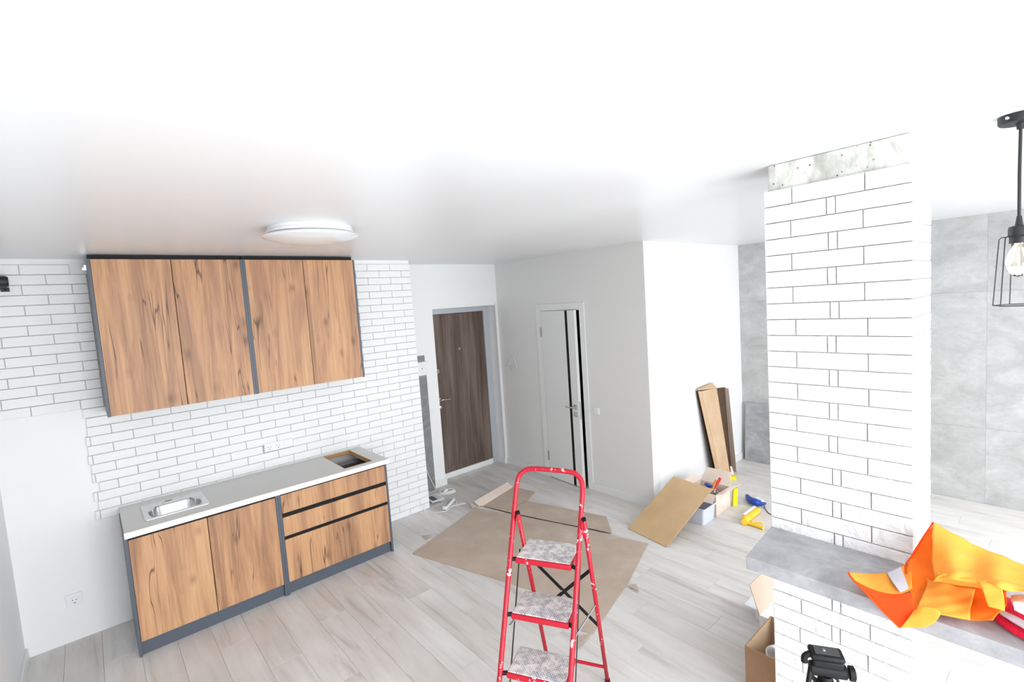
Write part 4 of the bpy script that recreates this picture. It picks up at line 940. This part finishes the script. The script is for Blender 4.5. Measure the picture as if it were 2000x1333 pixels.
# ------------------------------------------------------------------ hi-vis vest and the clothes under it
def patch(name, rows, mat, parent, nu=7, nv=7, thick=0.0016, wr_=0.002, seed=1):
    rr = random.Random(seed); rows = [spline(r, nu) for r in rows]
    cols = [spline([r[i] for r in rows], nv) for i in range(len(rows[0]))]
    nI, nJ = len(cols), len(cols[0]); mb = MB(); ph = rr.uniform(0, 6)
    for c in cols:
        for j, p in enumerate(c):
            w = wr_*(math.sin(p.x*48+p.z*30+ph)+0.7*math.sin(p.y*70-p.z*45+ph*2)+0.5*math.sin((p.x+p.y)*120+ph))
            mb.v.append(tuple(p+Vector((-0.6, -0.3, 0.7))*w))
    for i in range(nI-1):
        for j in range(nJ-1): mb.f.append((i*nJ+j, (i+1)*nJ+j, (i+1)*nJ+j+1, i*nJ+j+1))
    o = link(name, mb, mat, parent, smooth='full'); s = o.modifiers.new('s', 'SOLIDIFY'); s.thickness = thick; s.offset = 0; return o
def row(X, *uv):
    out = []
    for p in uv:
        out.append(pt(p[0], p[1], 0, p[2] if len(p) > 2 else X))
    return out
v = thing('safety_vest', 'crumpled fluorescent orange safety vest heaped on the bar beside the pillar', 'vest', (2.0, 0.3, 1.09))
patch('under_layer', [
    row(2.19, (1826, 1024), (1850, 1062, 2.15), (1890, 1092, 2.12), (1930, 1116, 2.10), (1964, 1140, 2.08)),
    row(2.14, (1801, 1053), (1832, 1083, 2.11), (1875, 1110, 2.08), (1921, 1132, 2.06), (1964, 1151, 2.04)),
    row(2.08, (1781, 1083), (1812, 1105, 2.06), (1858, 1128, 2.04), (1912, 1148, 2.02), (1965, 1162, 2.00)),
    row(2.00, (1770, 1122), (1800, 1140, 1.99), (1850, 1160, 1.985), (1905, 1175, 1.975), (1966, 1184, 1.96)),
    row(1.93, (1776, 1160), (1800, 1172, 1.92), (1845, 1184, 1.915), (1897, 1196, 1.92), (1948, 1200, 1.92)),
    row(1.845, (1782, 1194), (1806, 1197, 1.85), (1838, 1201, 1.87), (1893, 1212, 1.89), (1938, 1213, 1.895))], M['vest_mid'], v, 6, 6, 0.0016, 0.0045, 3)
patch('middle_fold', [
    row(1.99, (1806, 1128, 2.01), (1824, 1136), (1860, 1142), (1905, 1152)),
    row(1.96, (1812, 1140, 1.985), (1832, 1152), (1866, 1166), (1900, 1172)),
    row(1.91, (1800, 1168, 1.905), (1830, 1176), (1862, 1186), (1894, 1194)),
    row(1.862, (1790, 1192, 1.840), (1814, 1196, 1.848), (1850, 1203), (1896, 1211, 1.88))], M['vest'], v, 6, 6, 0.0016, 0.004, 4)
patch('lower_roll', [
    row(1.95, (1822, 1136, 1.945), (1840, 1138), (1880, 1145), (1925, 1150)),
    row(1.93, (1830, 1128, 1.925), (1846, 1124), (1884, 1133), (1926, 1140)),
    row(1.95, (1840, 1122, 1.95), (1852, 1118), (1886, 1128), (1926, 1134))], M['vest'], v, 6, 6, 0.0016, 0.001, 8)
patch('upper_layer', [
    row(2.19, (1823, 1021), (1862, 1045), (1905, 1066), (1950, 1085), (2000, 1104), (2060, 1128)),
    row(2.07, (1821, 1062), (1862, 1082, 2.05), (1905, 1100, 2.07), (1950, 1115, 2.04), (2000, 1130, 2.06), (2060, 1152)),
    row(1.99, (1822, 1105), (1866, 1114, 1.96), (1910, 1124, 1.985), (1952, 1136, 1.95), (2000, 1150, 1.98), (2060, 1168)),
    row(1.935, (1826, 1128), (1868, 1134, 1.925), (1913, 1140, 1.94), (1958, 1152, 1.93), (2001, 1158, 1.95), (2060, 1174)),
    row(1.95, (1832, 1119), (1870, 1127, 1.955), (1914, 1134, 1.965), (1958, 1150, 1.95), (2001, 1155, 1.965), (2060, 1171)),
    row(2.02, (1840, 1120), (1875, 1130, 2.02), (1914, 1136, 2.02), (1955, 1146, 2.02), (2001, 1152, 2.02), (2060, 1165))], M['vest'], v, 6, 6, 0.0016, 0.006, 5)
patch('front_fold', [
    row(1.93, (1912, 1136), (1930, 1140), (1958, 1150)),
    row(1.905, (1922, 1160), (1942, 1165), (1962, 1172)),
    row(1.89, (1930, 1185), (1948, 1190), (1963, 1194)),
    row(1.91, (1936, 1180), (1950, 1180), (1962, 1180))], M['vest'], v, 6, 6, 0.0016, 0.002, 9)
patch('shoulder_flap', [
    row(1.99, (1657, 1119, 1.872), (1700, 1121, 1.96), (1738, 1118, 1.985), (1766, 1104, 2.04), (1778, 1100, 2.06)),
    row(1.90, (1662, 1126, 1.860), (1700, 1135, 1.90), (1742, 1140, 1.93), (1768, 1130, 1.98), (1780, 1125, 1.99)),
    row(1.86, (1670, 1135, 1.850), (1705, 1153, 1.850), (1745, 1163, 1.87), (1770, 1157, 1.92), (1782, 1150, 1.95))], M['vest'], v, 6, 6, 0.0016, 0.001, 11)
patch('hanging_corner', [
    row(1.846, (1668, 1134), (1705, 1152), (1745, 1161), (1776, 1158), (1784, 1162)),
    row(1.838, (1690, 1157), (1720, 1170), (1750, 1178), (1776, 1180), (1785, 1184)),
    row(1.838, (1720, 1190), (1735, 1195), (1752, 1200), (1772, 1205), (1784, 1206)),
    row(1.838, (1755, 1227), (1757, 1227), (1759, 1227), (1761, 1227), (1763, 1226))], M['vest_trim'], v, 6, 6, 0.0016, 0.0008, 13)
patch('hanging_tail', [
    row(1.834, (1786, 1192), (1806, 1186), (1826, 1188), (1838, 1198)),
    row(1.826, (1776, 1206), (1797, 1203), (1818, 1204), (1833, 1208)),
    row(1.832, (1759, 1227), (1780, 1226), (1803, 1226), (1822, 1219))], M['vest'], v, 6, 6, 0.0016, 0.002, 17)
patch('reflective_stripe', [
    row(1.985, (1731, 1119, 1.975), (1746, 1113, 1.995), (1758, 1107, 2.015)),
    row(1.93, (1744, 1139, 1.918), (1757, 1134, 1.945), (1768, 1130, 1.968)),
    row(1.88, (1758, 1158, 1.880), (1766, 1155, 1.90), (1775, 1150, 1.925))], M['reflect'], v, 6, 6, 0.001, 0.0004, 11)
link('binding', MB().tube(spline([pt(1657, 1119, 0, 1.871), pt(1664, 1131, 0, 1.851), pt(1690, 1157, 0, 1.834), pt(1722, 1192, 0, 1.834), pt(1757, 1227, 0, 1.834)]), 0.003, 7), M['vest_trim'], v, smooth=True)
link('edge_binding', MB().tube(spline([pt(1823, 1021, 0, 2.19), pt(1800, 1055, 0, 2.12), pt(1783, 1084, 0, 2.075), pt(1769, 1105, 0, 2.035), pt(1770, 1135, 0, 1.975)]), 0.003, 7), M['vest_trim'], v, smooth=True)
g = thing('crimson_jacket', 'crimson garment with a grey reflective stripe lying under the orange vest', 'garment', (1.95, 0.1, 1.09))
ZR = lambda z, *uv: [pt(a, b_, 2, z) for a, b_ in uv]
patch('garment_body', [
    ZR(1.115, (1920, 1150), (1965, 1168), (2005, 1185), (2060, 1210)),
    ZR(1.125, (1930, 1170), (1968, 1184), (2005, 1205), (2060, 1230)),
    ZR(1.112, (1938, 1195), (1963, 1212), (2004, 1232), (2060, 1256)),
    ZR(1.094, (1942, 1212), (1966, 1230), (2003, 1252), (2060, 1276))], M['pink'], g, 6, 6, 0.006, 0.002, 21)
patch('reflective_stripe', [
    ZR(1.131, (1950, 1190), (1978, 1202), (2010, 1218), (2060, 1243)),
    ZR(1.127, (1952, 1200), (1978, 1216), (2010, 1234), (2060, 1258))], M['reflect'], g, 6, 4, 0.002, 0.001, 22)
tag(patch('white_rag', [
    ZR(1.150, (1974, 1166), (1990, 1164), (2010, 1165), (2050, 1178)),
    ZR(1.175, (1978, 1178), (1992, 1176), (2010, 1178), (2050, 1190)),
    ZR(1.150, (1981, 1192), (1994, 1199), (2012, 1205), (2050, 1218))], M['ragwhite'], None, 6, 6, 0.004, 0.004, 31), 'bunched white rag on top of the crimson garment', 'rag')
